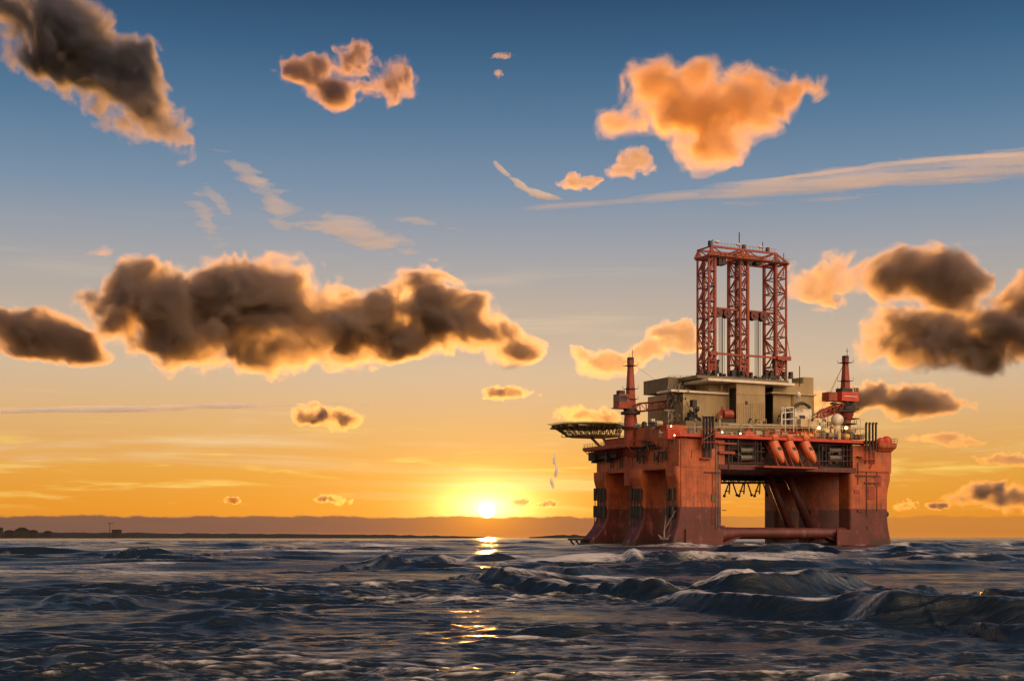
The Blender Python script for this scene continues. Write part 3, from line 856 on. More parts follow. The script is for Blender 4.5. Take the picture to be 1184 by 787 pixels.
# deck box --------------------------------------------------------
mb = MB()
xb0 = PY(838, 520, 0).x; xb1 = PY(986, 520, 0).x
DB = yC1-0.5
mb.box(0.02, 4.5, ZBT, W+1.2, DB, ZDK)               # main body, set back from the front
mb.box(-0.02, 0.0, ZBT, xb0, 4.5, ZDK-0.02)          # front left block over the column
mb.box(xb1, 0.0, ZBT, W+1.25, 4.5, ZDK-0.03)         # front right block
deck = part("deck_box", mb, "orange")
mb = MB(); bpx(mb, 832, 538.5, 990, 544.2, -0.3, 5.0); part("front_girder", mb, "maroon", deck)
mb = MB(); bpx(mb, 786, 505.2, 1012, 508.6, -1.4, 6.5); part("deck_edge", mb, "brightred", deck)
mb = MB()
bpx(mb, 838.5, 508.8, 984, 538.2, 3.2, 1.2); part("bay_wall", mb, "black", deck)  # black wall stands in for the shade inside the bay
# side plates above the openings on the left face (taller towards the back, as in the photograph)
mb = MB()
for u0_, u1_, vb_ in ((702, 731, 541.5), (743, 772.5, 540.5)):
    a, b = PX(u0_, vb_, -0.06), PX(u1_, vb_, -0.06)
    z1 = ZDK-0.05
    mb.box(-0.10, a.y, min(a.z, b.z)-0.0, 0.0, b.y, z1)
part("side_plate", mb, "orange", deck)
# pipes and brackets down the left face
rnd = random.Random(5)
mb = MB()
for u in (717, 719.5, 723, 727, 706, 709):
    a, b = PX(u, 512, -0.35), PX(u, 541, -0.35); mb.tube(a, b, 0.16, 5)
for k in range(34):
    u = rnd.uniform(733, 771); v = rnd.uniform(510, 527); L = rnd.uniform(3, 12)
    a, b = PX(u, v, -0.4-rnd.random()), PX(u, v+L, -0.4-rnd.random()); mb.tube(a, b, rnd.uniform(0.1, 0.26), 5)
for k in range(16):
    u = rnd.uniform(734, 762); v = rnd.uniform(509, 524)
    a, b = PX(u, v, -0.5), PX(u+rnd.uniform(5, 12), v+rnd.uniform(-2, 2), -0.5-rnd.random()*0.6); mb.tube(a, b, rnd.uniform(0.08, 0.2), 5)
part("side_pipework", mb, "dark", deck)
# left top gallery
mb = MB()
a, b = PX(684, 521, -1.5), PX(734, 517, -1.5)
zg = a.z
mb.box(-4.2, b.y, zg-0.3, 0.3, a.y+0.5, zg)
mb.box(-4.4, b.y-0.1, zg-0.02, -4.2, a.y+0.7, zg+0.9)
k = b.y
while k < a.y+0.5:
    mb.tube((-4.1, k, zg-0.3), (-0.1, k, zg-3.4), 0.16, 4); mb.tube((-4.3, k, zg), (-4.3, k, zg+1.9), 0.07, 4); k += 1.7
for dz in (1.25, 1.9): mb.tube((-4.3, b.y, zg+dz), (-4.3, a.y+0.6, zg+dz), 0.07, 4)
part("side_gallery", mb, "red", deck)
mb = MB()
a, b = PX(686, 523, -0.6), PX(716, 523, -0.6)
mb.box(-1.9, b.y, a.z-2.4, 0.05, a.y, a.z)
for k in range(10): 
    y_ = b.y+(a.y-b.y)*rnd.random(); mb.box(-2.4-rnd.random(), y_, a.z-2.0-rnd.random()*1.8, -0.5, y_+0.8, a.z-0.2)
each("side_machinery", mb, "dark", deck)
# block standing on the left side of the deck (between crane and house)
mb = MB()
a = PX(750, 494, 3); b = PX(733, 494, 3)
mb.box(1.2, PX(771, 500, 1.2).y, ZDK, 9.0, PX(734, 500, 1.2).y, zc(494, 20, 750))
part("deck_block", mb, "orange", deck)
mb = MB()
mb.box(2, yB1+1, ZDK, 12, yC1-2, ZDK+2.6)
part("deck_block", mb, "red", deck)

# bay fittings on the front: winch drums and posts (painted dark for shade), cross pieces
def drum(u0_, u1_, v0_, v1_, ly, mat="grey"):
    a, b = PY(u0_, (v0_+v1_)/2, ly), PY(u1_, (v0_+v1_)/2, ly)
    r_ = (v1_-v0_)/8.6
    mb = MB(); mb.tube(a, b, r_, 14)
    for q in (a, b):
        mb.tube(q-Vector((0.12, 0, 0)), q+Vector((0.12, 0, 0)), r_*1.35, 14)
    part("winch_drum", mb, mat, deck, smooth=False)
for v0_, v1_ in ((517, 524), (525.5, 533)):
    drum(855, 869, v0_, v1_, 1.6); drum(957.5, 972, v0_, v1_, 1.6)
mb = MB()
for u in (842, 846.5, 853.5, 873, 876, 880, 947, 951, 955, 975.5, 979.5, 983, 800+28):
    mb.box(*(lambda a, b: (a.x-0.14, 0.25, b.z, a.x+0.14, 0.55, a.z))(PY(u, 508, .3), PY(u, 539, .3)))
each("bay_post", mb, "dark", deck)
mb = MB()
for u0_, u1_, v in ((839, 880, 513), (839, 852, 519), (839, 852, 525), (873, 884, 522), (946, 984, 514), (974, 985, 520), (974, 985, 527), (946, 984, 533), (839, 884, 535)):
    mb.tube(PY(u0_, v, .1), PY(u1_, v, .1), 0.16, 5)
for u, v0_, v1_ in ((843, 508, 545), (925+60, 508, 532)):
    mb.tube(PY(u, v0_, -.6), PY(u, v1_, -.6), 0.13, 5)
each("bay_rail", mb, "maroon", deck); mb = MB()
for k in range(26):
    u = rnd.choice((rnd.uniform(839, 884), rnd.uniform(945, 984))); v = rnd.uniform(511, 534)
    bpx(mb, u, v, u+rnd.uniform(1, 4), v+rnd.uniform(1, 3.5), 0.8, 1.4)
each("bay_fitting", mb, "maroon", deck)
mb = MB()
bpx(mb, 830, 511.5, 852, 513.2, -1.0, .5); bpx(mb, 832, 521.5, 850, 524.5, -0.9, 1.0)
bpx(mb, 811, 529.5, 823, 530.5, -1.0, 1.1)
for u in (811.5, 817, 822.5): mb.tube(PY(u, 508, -.9), PY(u, 530, -.9), 0.13, 5)
part("hose_rack", mb, "red", deck)
mb = MB(); bpx(mb, 813, 513, 822.5, 528, -0.3, .35); part("rack_panel", mb, "black", deck)
mb = MB()
for (u0_, v0_, u1_, v1_) in ((993, 527, 1000, 528.4), ):
    bpx(mb, u0_, v0_, u1_, v1_, -1.2, 1.3)
for u in (1001, 1006, 1011): mb.tube(PY(u, 509, -.7), PY(u, 536, -.3), 0.2, 5)
mb.tube(PY(1011, 531, -.8), PY(1006, 541, -.2), 0.2, 5); mb.tube(PY(997, 531, -1.2), PY(1012, 531, -1.2), .2, 5)
part("hose_rack", mb, "red", deck)
# right corner: flared head under a small platform
mb = MB()
p = PY(1013, 516, 0)
rg = [rect_ring(p.x, W+1.3+e, -0.2-e, 6.5+e, z, 0.6) for z, e in ((p.z-1.6, 0.1), (p.z-0.2, 1.2), (p.z+1.2, 1.3))]
mb.rings(rg); part("corner_platform", mb, "orange", deck)
for (u, r_, hh) in ((1018.5, 1.3, 0.9), (1025, 1.75, 1.25)):
    mb = MB(); q = PY(u, 510, 1.6); mb.ball((q.x, 1.6, p.z+1.5), r_, 14, (1.15, 1, 1.2)); part("red_dome", mb, "brightred", deck, True)

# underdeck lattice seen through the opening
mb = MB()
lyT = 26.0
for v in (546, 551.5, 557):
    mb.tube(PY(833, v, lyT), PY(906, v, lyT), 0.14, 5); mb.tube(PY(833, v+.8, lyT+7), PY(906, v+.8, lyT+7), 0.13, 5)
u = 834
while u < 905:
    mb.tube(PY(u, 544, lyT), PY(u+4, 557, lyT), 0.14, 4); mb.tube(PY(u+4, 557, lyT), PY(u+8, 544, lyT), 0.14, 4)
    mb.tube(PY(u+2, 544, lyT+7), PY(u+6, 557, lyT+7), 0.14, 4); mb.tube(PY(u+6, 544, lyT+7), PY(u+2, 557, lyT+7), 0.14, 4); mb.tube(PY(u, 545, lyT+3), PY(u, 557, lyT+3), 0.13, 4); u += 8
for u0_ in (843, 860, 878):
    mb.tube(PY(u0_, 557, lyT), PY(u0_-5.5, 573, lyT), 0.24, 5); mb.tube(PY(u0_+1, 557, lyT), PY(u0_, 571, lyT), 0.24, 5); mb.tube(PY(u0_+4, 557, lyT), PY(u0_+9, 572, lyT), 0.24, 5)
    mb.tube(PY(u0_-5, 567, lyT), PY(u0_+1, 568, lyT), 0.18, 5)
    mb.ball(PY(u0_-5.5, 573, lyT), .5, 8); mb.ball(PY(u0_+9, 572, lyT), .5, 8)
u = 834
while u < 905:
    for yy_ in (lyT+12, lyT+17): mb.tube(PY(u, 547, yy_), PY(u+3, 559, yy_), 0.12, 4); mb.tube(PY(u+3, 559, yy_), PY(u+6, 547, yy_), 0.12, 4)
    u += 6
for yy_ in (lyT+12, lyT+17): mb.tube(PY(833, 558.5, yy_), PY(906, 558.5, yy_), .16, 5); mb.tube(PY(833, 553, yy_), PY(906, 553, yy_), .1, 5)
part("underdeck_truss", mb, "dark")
mb = MB()
a, b = PY(834, 541, 30), PY(982, 541, 30)
for y_ in (36, 41): mb.box(xr+0.2, y_, ZBT-1.3, xR0-0.2, y_+0.6, ZBT+0.02)
part("underdeck_girder", mb, "dark", deck)
mb = MB()
mb.box(PY(938, 560, 30).x, 26, ZBT-5.5, PY(962, 560, 30).x, 33, ZBT+.01)
part("moonpool_box", mb, "maroon", deck)

# deck house --------------------------------------------------------
zD = ZDK
def house_block(u0_, v0_, u1_, v1_, ly, depth, mat="drab", name="house_wall"):
    mb = MB(); bpx(mb, u0_, v0_, u1_, v1_, ly, depth); return part(name, mb, mat, house)
house = MB()
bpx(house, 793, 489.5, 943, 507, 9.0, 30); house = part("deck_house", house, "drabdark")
lyH = 14.0
house_block(790.5, 453.5, 842.5, 492, lyH, 20)
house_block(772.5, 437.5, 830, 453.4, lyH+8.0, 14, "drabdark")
mb = MB(); bpx(mb, 778, 449.6, 800, 452.8, lyH+7.8, .3); part("yellow_band", mb, "yellow", house)
mb = MB(); bpx(mb, 776, 451.8, 842.6, 454.2, lyH-0.9, 8.0); part("cornice", mb, "white", house)
mb = MB()
bpx(mb, 790, 453.5, 791.4, 494, lyH-0.25, .3); bpx(mb, 842.2, 446, 843.4, 490, lyH-0.25, .3); bpx(mb, 834, 444, 835, 452, lyH-0.25, .3)
each("corner_trim", mb, "cream", house)
house_block(819, 442.5, 851, 453, lyH+1, 18)
house_block(851.5, 443.5, 884.5, 491, lyH-4.0, 22)
house_block(894.0, 443.5, 919, 491, lyH-1.0, 20)
house_block(842, 443.6, 895, 491, lyH+7, 3, "black", "dark_recess")  # black back wall, painting shade into the recess
for u0_, uw_, ly_ in ((843.4, 851.5, lyH-4.0), (885.2, 894.0, lyH-1.0)):   # black panels on the side walls paint the shade of tall openings
    x_ = PY(uw_, 465, ly_).x
    a, b = PX(u0_, 449, x_-.06), PX(u0_, 489.5, x_-.06)
    mb = MB(); mb.box(x_-.06, ly_+.25, b.z, x_+.3, a.y, a.z); part("doorway_shade", mb, "black", house)
mb = MB()
for u in np.linspace(853.5, 883, 15): 
    a, b = PY(u, 466, lyH-4.12), PY(u, 490, lyH-4.12); mb.box(a.x-0.07, lyH-4.12, b.z, a.x+0.07, lyH-3.95, a.z)
for v in (456, 471): bpx(mb, 852, v, 884, v+0.4, lyH-4.1, .15)
each("wall_rib", mb, "drab", house)
mb = MB(); bpx(mb, 862.2, 463.5, 864.6, 467.5, lyH-4.2, .3); part("vent", mb, "dark", house)
mb = MB()
rg = [rect_ring(PY(917, 470, lyH-2).x, PY(943, 470, lyH-2).x, lyH-2, lyH+12, z, 1.2) for z in (zc(494, lyH-2), zc(456.6, lyH-2, 930))]
mb.rings(rg); part("round_cornered_wall", mb, "drab", house)
house_block(916.5, 443, 930, 457, lyH, 12)
mb = MB()
rg = [rect_ring(PY(928.5, 440, lyH).x, PY(941.5, 440, lyH).x, lyH, lyH+6, z, 0.6) for z in (zc(457, lyH, 930), zc(435.8, lyH, 930))]
mb.rings(rg); part("vent_tower", mb, "drab", house)
mb = MB(); bpx(mb, 892.5, 454.2, 944, 455.9, lyH-2.5, 8); part("cornice", mb, "cream", house)
mb = MB(); bpx(mb, 819, 439.8, 919, 442.8, lyH-5.0, 26); part("cornice", mb, "white", house)
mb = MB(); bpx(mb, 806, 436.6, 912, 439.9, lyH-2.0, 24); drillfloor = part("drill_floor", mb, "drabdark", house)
mb = MB()
for k in range(46):
    u = rnd.uniform(808, 916); v = rnd.uniform(427, 437); bpx(mb, u, v, u+rnd.uniform(1, 4), 437.5, lyH+rnd.uniform(-1, 8), 1.2)
each("drill_floor_fitting", mb, "dark", house)
mb = MB()
for k in range(60):
    u = rnd.uniform(773, 795); v = rnd.uniform(440, 492)
    mb.tube(PY(u, v, lyH+rnd.uniform(-2, 4)), PY(u+rnd.uniform(-4, 4), v+rnd.uniform(2, 9), lyH+rnd.uniform(-2, 4)), rnd.uniform(0.1, 0.22), 4)
part("house_pipework", mb, "grey", house)
mb = MB()
for u in (772, 777, 781): mb.tube(PY(u, 446, lyH+5), PY(u, 492, lyH+5), .16, 4)
for v in (447, 455, 463, 480): mb.tube(PY(771, v, lyH+5), PY(783, v-1, lyH+5), .12, 4)
for v in (447, 463): mb.tube(PY(771, v+14, lyH+5), PY(782, v, lyH+5), .12, 4)
part("stair_tower", mb, "grey", house)
# red machine and dark plinth before the left house wall
mb = MB()
for k in range(8):
    u = 830+k*1.9; mb.tube(PY(u, 483-abs(4-k)*-0.4, lyH-3), PY(u+0.6, 473+abs(4-k)*1.1, lyH-3), .35, 6)
a = PY(842, 478, lyH-3); mb.tube((a.x-2.2, a.y, a.z-.3), (a.x+1.2, a.y, a.z-.3), 1.5, 12)
a = PY(835, 470, lyH-3); mb.tube(PY(835, 484, lyH-3), a, .3, 6)
part("pump", mb, "red", house)
mb = MB(); bpx(mb, 829, 483.5, 851, 488.5, lyH-3.6, 3); part("pump_plinth", mb, "black", house)
mb = MB()
bpx(mb, 801, 462, 806, 470, lyH-4, 1.6); bpx(mb, 797, 482, 811, 488, lyH-3, 2.4); bpx(mb, 799, 476, 804, 482, lyH-3, 2)
for u in (802, 805): mb.tube(PY(u, 470, lyH-3.5), PY(u+1, 482, lyH-3.5), .2, 5)
mb.tube(PY(797, 474, lyH-3), PY(811, 486, lyH-3), .3, 6); mb.tube(PY(808, 470, lyH-3), PY(798, 487, lyH-3), .24, 6); mb.ball(PY(806, 473, lyH-3.5), .8, 8)
part("boom_tackle", mb, "dark", house)
# vertical ventilator stacks on the roof and thin masts
mb = MB(); mb.tube(PY(924.5, 447, lyH), PY(924.5, 423, lyH), .14, 5); part("antenna_mast", mb, "dark", house)

# derrick -----------------------------------------------------------
lyD0, lyD1 = 17.0, 23.0
zD0 = zc(437.5, lyD0); zD1 = zc(299.5, lyD0, 858); zD2 = zc(289.0, lyD0, 858)
towers = [(806.5, 826.5), (842.5, 864.5), (883.5, 909.0)]
dmb = MB(); tx = []
thin = 0.34
def face_lattice(mb, p0, p1, zs, w_, flip=0):
    for i, (za, zb) in enumerate(zip(zs, zs[1:])):
        A0, A1 = Vector((p0[0], p0[1], za)), Vector((p1[0], p1[1], za))
        B0, B1 = Vector((p0[0], p0[1], zb)), Vector((p1[0], p1[1], zb))
        mb.beam(A0, A1, w_)
        if (i+flip) % 2: mb.beam(A0, B1, w_)
        else: mb.beam(A1, B0, w_)
        mb.beam(A0.lerp(A1, .5), (B1 if (i+flip) % 2 else B0), w_*.6)
    mb.beam(Vector((p0[0], p0[1], zs[-1])), Vector((p1[0], p1[1], zs[-1])), w_)
for ti, (ul, ur) in enumerate(towers):
    x0 = PY(ul, 370, lyD1).x; x1 = PY(ur, 370, lyD0).x
    tx.append((x0, x1))
    zs = list(np.linspace(zD0, zD1, 9))
    thick = {0: (1,), 1: (0, 1), 2: (0,)}[ti]
    for xi, x in enumerate((x0, x1)):
        for yy in (lyD0, lyD1):
            w_ = 0.78 if (xi in thick) else 0.5
            dmb.box(x-w_/2, yy-w_/2, zD0-0.2, x+w_/2, yy+w_/2, zD1+0.2)
    for yy in (lyD0, lyD1): face_lattice(dmb, (x0, yy), (x1, yy), zs, thin, ti)
    for x in (x0, x1): face_lattice(dmb, (x, lyD0), (x, lyD1), zs, thin*0.9, ti+1)
    # heavier foot below the lower beam
    zl = zc(411, lyD0)
    for x in (x0, x1): 
        dmb.beam((x, lyD0, zl), (x+(1.4 if x == x0 else -1.4), lyD0+3, zD0), 0.45)
    dmb.beam((x0, lyD0-.05, (zD0+zl)/2), (x1, lyD0-.05, (zD0+zl)/2), .5)
    dmb.beam((x0, lyD0-.1, zl), (x1, lyD0-.1, zD0), .36); dmb.beam((x1, lyD0-.1, zl), (x0, lyD0-.1, zD0), .36)
    # climbing platforms
    for zz in zs[1:-1]:
        dmb.box(x0+0.3, lyD0-1.0, zz-0.1, x0+1.9, lyD0-0.2, zz+0.05)
        for q in (0.3, 1.1, 1.9): dmb.tube((x0+q, lyD0-1.0, zz), (x0+q, lyD0-1.0, zz+1.0), .05, 4)
        dmb.tube((x0+.3, lyD0-1.0, zz+1.0), (x0+1.9, lyD0-1.0, zz+1.0), .05, 4)
derrick = part("derrick", dmb, "red")
xL, xRr = tx[0][0], tx[2][1]
mb = MB()
for yy in (lyD0-0.5, lyD1+0.5):
    mb.box(xL-0.4, yy-.35, zD1-0.45, xRr+0.4, yy+.35, zD1+0.5)
    xa, xb = PY(821.5, 288, lyD0).x, PY(896, 290, lyD0).x
    mb.box(xa-.2, yy-.3, zD2-0.35, xb+.2, yy+.3, zD2+0.25)
    mids = [xa, tx[1][0]+0.4, tx[1][1]-0.6, xb]
    for x in mids: mb.box(x-.42, yy-.28, zD1, x+.42, yy+.28, zD2)
    mb.beam((xL, yy, zD1+.3), (xa, yy, zD2), .42); mb.beam((xRr, yy, zD1+.3), (xb, yy, zD2), .42)
    for x0, x1 in zip(mids, mids[1:]):
        m_ = (x0+x1)/2
        mb.beam((x0, yy, zD2), (m_, yy, zD1+.3), .3); mb.beam((x1, yy, zD2), (m_, yy, zD1+.3), .3)
    for x in mids: mb.beam((x, yy, zD2), (x+1.6, yy, zD1), .26); mb.beam((x, yy, zD2), (x-1.6, yy, zD1), .26)
for x in (xL, tx[0][1], *tx[1], tx[2][0], xRr): mb.box(x-.25, lyD0-.4, zD1-.3, x+.25, lyD1+.4, zD1+.3)
for x in mids: mb.box(x-.2, lyD0-.4, zD2-.2, x+.2, lyD1+.4, zD2+.2)
part("crown_truss", mb, "red", derrick)
mb = MB()
yy = lyD0-1.6
mb.box(xL-0.2, yy, zD1-.12, xRr+.3, lyD0-.9, zD1+.02)
x = xL
while x < xRr:
    mb.tube((x, yy, zD1), (x, yy, zD1+1.15), .06, 4); x += 1.3
for dz in (.6, 1.15): mb.tube((xL, yy, zD1+dz), (xRr, yy, zD1+dz), .06, 4)
x = xa
while x < xb:
    mb.tube((x, lyD0-.7, zD2), (x, lyD0-.7, zD2+1.3), .06, 4); x += 1.2
mb.tube((xa, lyD0-.7, zD2+1.2), (xb, lyD0-.7, zD2+1.2), .06, 4)
for k in range(16):
    x = rnd.uniform(xL+1, xRr-1); mb.box(x, yy+.1, zD1+.05, x+rnd.uniform(.3, .9), yy+.6, zD1+rnd.uniform(.4, 1.0))
part("crown_walkway", mb, "orange", derrick)
for (u, ww) in ((832, 5), (836.5, 5), (856, 3.5), (866, 6), (876, 7), (895.5, 6)):
    mb = MB(); a = PY(u, 304.5, lyD0); mb.box(a.x-ww/8, lyD0-.5, a.z-.5, a.x+ww/8, lyD0+2, zD1-.2); part("hanging_cradle", mb, "dark", derrick)
for u, h in ((826.5, 276), (857, 268), (884, 279), (908.5, 292)):
    mb = MB(); z0 = zD2 if u < 900 else zD1-4
    mb.tube((PY(u, 285, lyD0).x, lyD0+1, z0), (PY(u, 285, lyD0).x, lyD0+1, zc(h, lyD0, u)), .13 if u != 857 else .17, 5); part("antenna", mb, "dark", derrick)
for u in (829, 853, 879):
    mb = MB(); a = PY(u, 285, lyD0-.6); mb.ball((a.x, lyD0-.6, zD2+1.45), .62, 10, (1.4, 1, .7)); part("beacon", mb, "white", derrick, True)
for u in (822, 861, 888.5):
    mb = MB(); a = PY(u, 286, lyD0); mb.box(a.x-.45, lyD0, zD2+.2, a.x+.45, lyD0+1, zD2+1.8); part("lamp_box", mb, "dark", derrick)
# travelling beams, sheaves and wires
zS = zc(363, lyD0-.5, 855)
for (xa_, xb_, us) in ((tx[0][1], tx[1][0], (828.8, 839.2)), (tx[1][1], tx[2][0], (870.2, 880.8))):
    mb = MB(); mb.box(xa_-.2, lyD0+.5, zS+1.2, xb_+.2, lyD0+1.6, zS+1.75); part("travelling_beam", mb, "red", derrick)
    xs = []
    for u in us:
        x = PY(u, 363, lyD0+1).x; xs.append(x); mb = MB()
        for y0_, y1_, r_ in ((lyD0-.2, lyD0+.15, 1.45), (lyD0+.15, lyD0+1.3, 1.2), (lyD0+1.3, lyD0+1.65, 1.45), (lyD0-.5, lyD0+1.9, .4)):
            mb.tube((x, y0_, zS), (x, y1_, zS), r_, 22)
        part("sheave", mb, "maroon", derrick)
    xm = (xs[0]+xs[1])/2
    mb = MB()
    for dx, r_ in ((-.95, .10), (-.28, .11), (.25, .16), (.95, .08)):
        mb.tube((xm+dx, lyD0+.8, zS+.2), (xm+dx, lyD0+.8, zD0), r_, 5)
    part("hoist_wire", mb, "black", derrick)
zl = zc(411, lyD0)
mb = MB()
mb.box(xL-.3, lyD0-.75, zl-.35, xRr+.6, lyD0-.38, zl+.3); mb.box(xL-.3, lyD0-1.3, zl-.7, tx[0][1]+.2, lyD0-.8, zl+.45); mb.box(tx[2][0]-.2, lyD0-1.3, zl-.7, xRr+1.0, lyD0-.8, zl+.55)
mb.tube((xRr+.9, lyD0-1, zl), (xRr-.1, lyD0-.3, zc(385, lyD0)), .1, 4)
part("lower_beam", mb, "red", derrick)
for (u0_, v0_, u1_, v1_, mt) in ((826.5, 415, 832, 436, "dark"), (894, 413, 907, 423, "dark"), (852, 424, 859, 437, "dark"), (806, 426, 818, 437, "maroon")):
    mb = MB()
    for k in range(18):
        u = rnd.uniform(u0_, u1_-1.5); v = rnd.uniform(v0_, v1_-3); bpx(mb, u, v, u+rnd.uniform(1, 3), v+rnd.uniform(1.5, 6), lyD0+rnd.uniform(-.5, 2), 1.2)
    part("derrick_machinery", mb, mt, derrick)

# cranes ------------------------------------------------------------
def crane(base, z0, mastbot, mast_top, boom_tip, cab_c, spin, big=True):
    """King-post crane. base=(x, y)."""
    x, y = base
    mb = MB()
    if big:
        mb.cyl((x, y), 2.0, z0, cab_c-3.0, 20); mb.cyl((x, y), 2.6, cab_c-6.5, cab_c-5.7, 20); mb.cyl((x, y), 1.9, cab_c-3.0, cab_c-1.8, 16)
    else:
        mb.cyl((x, y), 2.0, z0, z0+3.5, 18, 1.7); mb.cyl((x, y), 1.7, z0+3.5, cab_c-5.0, 18); mb.cyl((x, y), 1.7, cab_c-5.0, cab_c-3.0, 18, 2.6); mb.cyl((x, y), 2.6, cab_c-3.0, cab_c-1.8, 18)
    c_ = part("crane", mb, "red")
    mb = MB(); mb.cyl((x, y), 3.0, cab_c-1.8, cab_c-1.1, 20); mb.cyl((x, y), 2.2, cab_c-1.1, cab_c-.2, 16); part("turntable", mb, "dark", c_)
    mb = MB(); mb.cyl((x, y), 3.6, cab_c-6.0, cab_c-5.85, 18)
    for k in range(14):
        a = 2*PI*k/14; mb.tube((x+3.5*math.cos(a), y+3.5*math.sin(a), cab_c-5.9), (x+3.5*math.cos(a), y+3.5*math.sin(a), cab_c-4.8), .06, 4)
    part("ring_platform", mb, "dark", c_)
    # mast: tapered king post with platforms
    mb = MB()
    mb.rings([rect_ring(x-h, x+h, y-h, y+h, z, .25) for z, h in ((mastbot, 1.35), (mast_top-1.5, .75), (mast_top, .9))])
    part("king_post", mb, "red", c_)
    mb = MB()
    for t in (.25, .45, .9):
        z = mastbot+(mast_top-mastbot)*t; mb.box(x-1.7, y-1.7, z, x+1.7, y+1.7, z+.12)
        for sx in (-1.7, 1.7):
            for sy in (-1.7, 1.7): mb.tube((x+sx, y+sy, z), (x+sx, y+sy, z+1.1), .06, 4)
    mb.box(x-.75, y-.75, mast_top, x+.75, y+.75, mast_top+1.0)
    mb.tube((x+.7, y, mast_top), (x+.7, y, mast_top+3.4), .09, 4); mb.tube((x+.2, y, mast_top+2.6), (x+1.3, y, mast_top+2.6), .07, 4)
    part("mast_platform", mb, "dark", c_)
    # boom
    dirv = Vector(boom_tip)-Vector((x, y, cab_c)); L = dirv.length; dv = dirv.normalized()
    sd = dv.cross(Vector((0, 0, 1))).normalized(); uv = sd.cross(dv)
    mb = MB(); nb = int(L/1.9)
    def bp(t, i, j):
        wv = 1.1*(1-0.45*t); hv = (1.25 if 0.08 < t < 0.8 else .7)*(1-0.2*t)
        return Vector((x, y, cab_c))+dv*(L*t)+sd*(wv*i)+uv*(hv*j)
    for a in range(nb):
        t0, t1 = (a+.5)/(nb+.5), (a+1.5)/(nb+.5)
        for i in (-1, 1):
            for j in (-1, 1): mb.tube(bp(t0, i, j), bp(t1, i, j), .2, 5)
            s_ = 1 if a % 2 else -1
            mb.tube(bp(t0, i, s_), bp(t1, i, -s_), .13, 4); mb.tube(bp(t0, i, -1), bp(t0, i, 1), .12, 4)
        for j in (-1, 1): mb.tube(bp(t0, -1, j), bp(t1, 1, j), .12, 4); mb.tube(bp(t0, -1, j), bp(t0, 1, j), .12, 4)
    part("boom", mb, "red", c_)
    mb = MB()
    for s_ in (-.5, .5): mb.tube((x, y, mast_top-.5), bp(.82, s_, 1), .045, 4)
    part("stay_wire", mb, "dark", c_)
    return c_
cx1 = PX(729, 500, 1.0)
lyc = cx1.y
zcab = PY(729, 472, lyc).z
tip = PY(806, 464, lyc-12)
crane1 = crane((cx1.x, lyc), 18.5, zcab-1.2, PY(730, 417, lyc).z, tip, zcab, 0)
mb = MB()
a, b = PY(715, 455, lyc-1), PY(725, 471, lyc-1)
mb.box(a.x, lyc-1.5, b.z, b.x+.8, lyc+2.0, a.z); mb.box(a.x-.7, lyc-1.7, b.z-.3, b.x+1, lyc+2.2, b.z)
part("crane_cab", mb, "red", crane1)
mb = MB(); mb.box(a.x-.05, lyc-1.55, b.z+1.7, b.x-.3, lyc+1.2, a.z-.5); part("window", mb, "glass", crane1)
mb = MB(); mb.box(a.x+.5, lyc-1, a.z, a.x+2.4, lyc+1, a.z+1.1); part("engine_box", mb, "dark", crane1)
lyr = 10.0
cr = PY(977.5, 480, lyr); zcab2 = PY(977, 463.5, lyr).z
tip2 = PY(943, 481, lyr-6)
crane2 = crane((cr.x, lyr), ZDK, zcab2+.5, PY(979.5, 415, lyr).z, tip2, zcab2-1.4, 0, False)
mb = MB(); bpx(mb, 973.5, 453, 993, 463.5, lyr-2.6, 5); part("machinery_house", mb, "brightred", crane2)
mb = MB(); bpx(mb, 976.5, 457.6, 991, 458.4, lyr-2.68, .1); part("pale_stripe", mb, "white", crane2)
mb = MB(); bpx(mb, 974, 448.6, 986, 453, lyr-1.8, 3.2)
for u in (988, 990, 992): mb.tube(PY(u, 453, lyr-1), PY(u, 448, lyr-1), .22, 5)
part("machinery_top", mb, "dark", crane2)
mb = MB(); bpx(mb, 958.5, 453, 968, 463, lyr-3, 3.4); part("crane_cab", mb, "red", crane2)
mb = MB()
for k in range(22):
    u = rnd.uniform(958, 990); v = rnd.uniform(463.5, 473); bpx(mb, u, v, u+rnd.uniform(2, 5), v+rnd.uniform(1, 4), lyr-rnd.uniform(0.5, 2.5), 1.5)
part("slew_machinery", mb, "dark", crane2)
mb = MB()
bpx(mb, 966, 474.5, 991, 475.6, lyr-3.5, 7); bpx(mb, 983, 483, 994, 484, lyr-2, 4)
part("ring_walkway", mb, "dark", crane2)
# boom rest (white frame) for the left crane
mb = MB()
br = PY(778, 480, lyc-9).y
for u in (772.5, 777, 783.5): mb.tube(PY(u, 497, br), PY(u, 474, br), .26, 5)
mb.box(PY(769, 474, br).x, br-.5, PY(769, 475, br).z, PY(788, 474, br).x, br+.5, PY(769, 473, br).z)
mb.tube(PY(772.5, 495, br), PY(783.5, 486, br), .2, 5); mb.tube(PY(783.5, 485, br), PY(772.5, 476, br), .2, 5); mb.tube(PY(772, 486, br), PY(784, 485.5, br), .2, 5)
part("boom_rest", mb, "white")

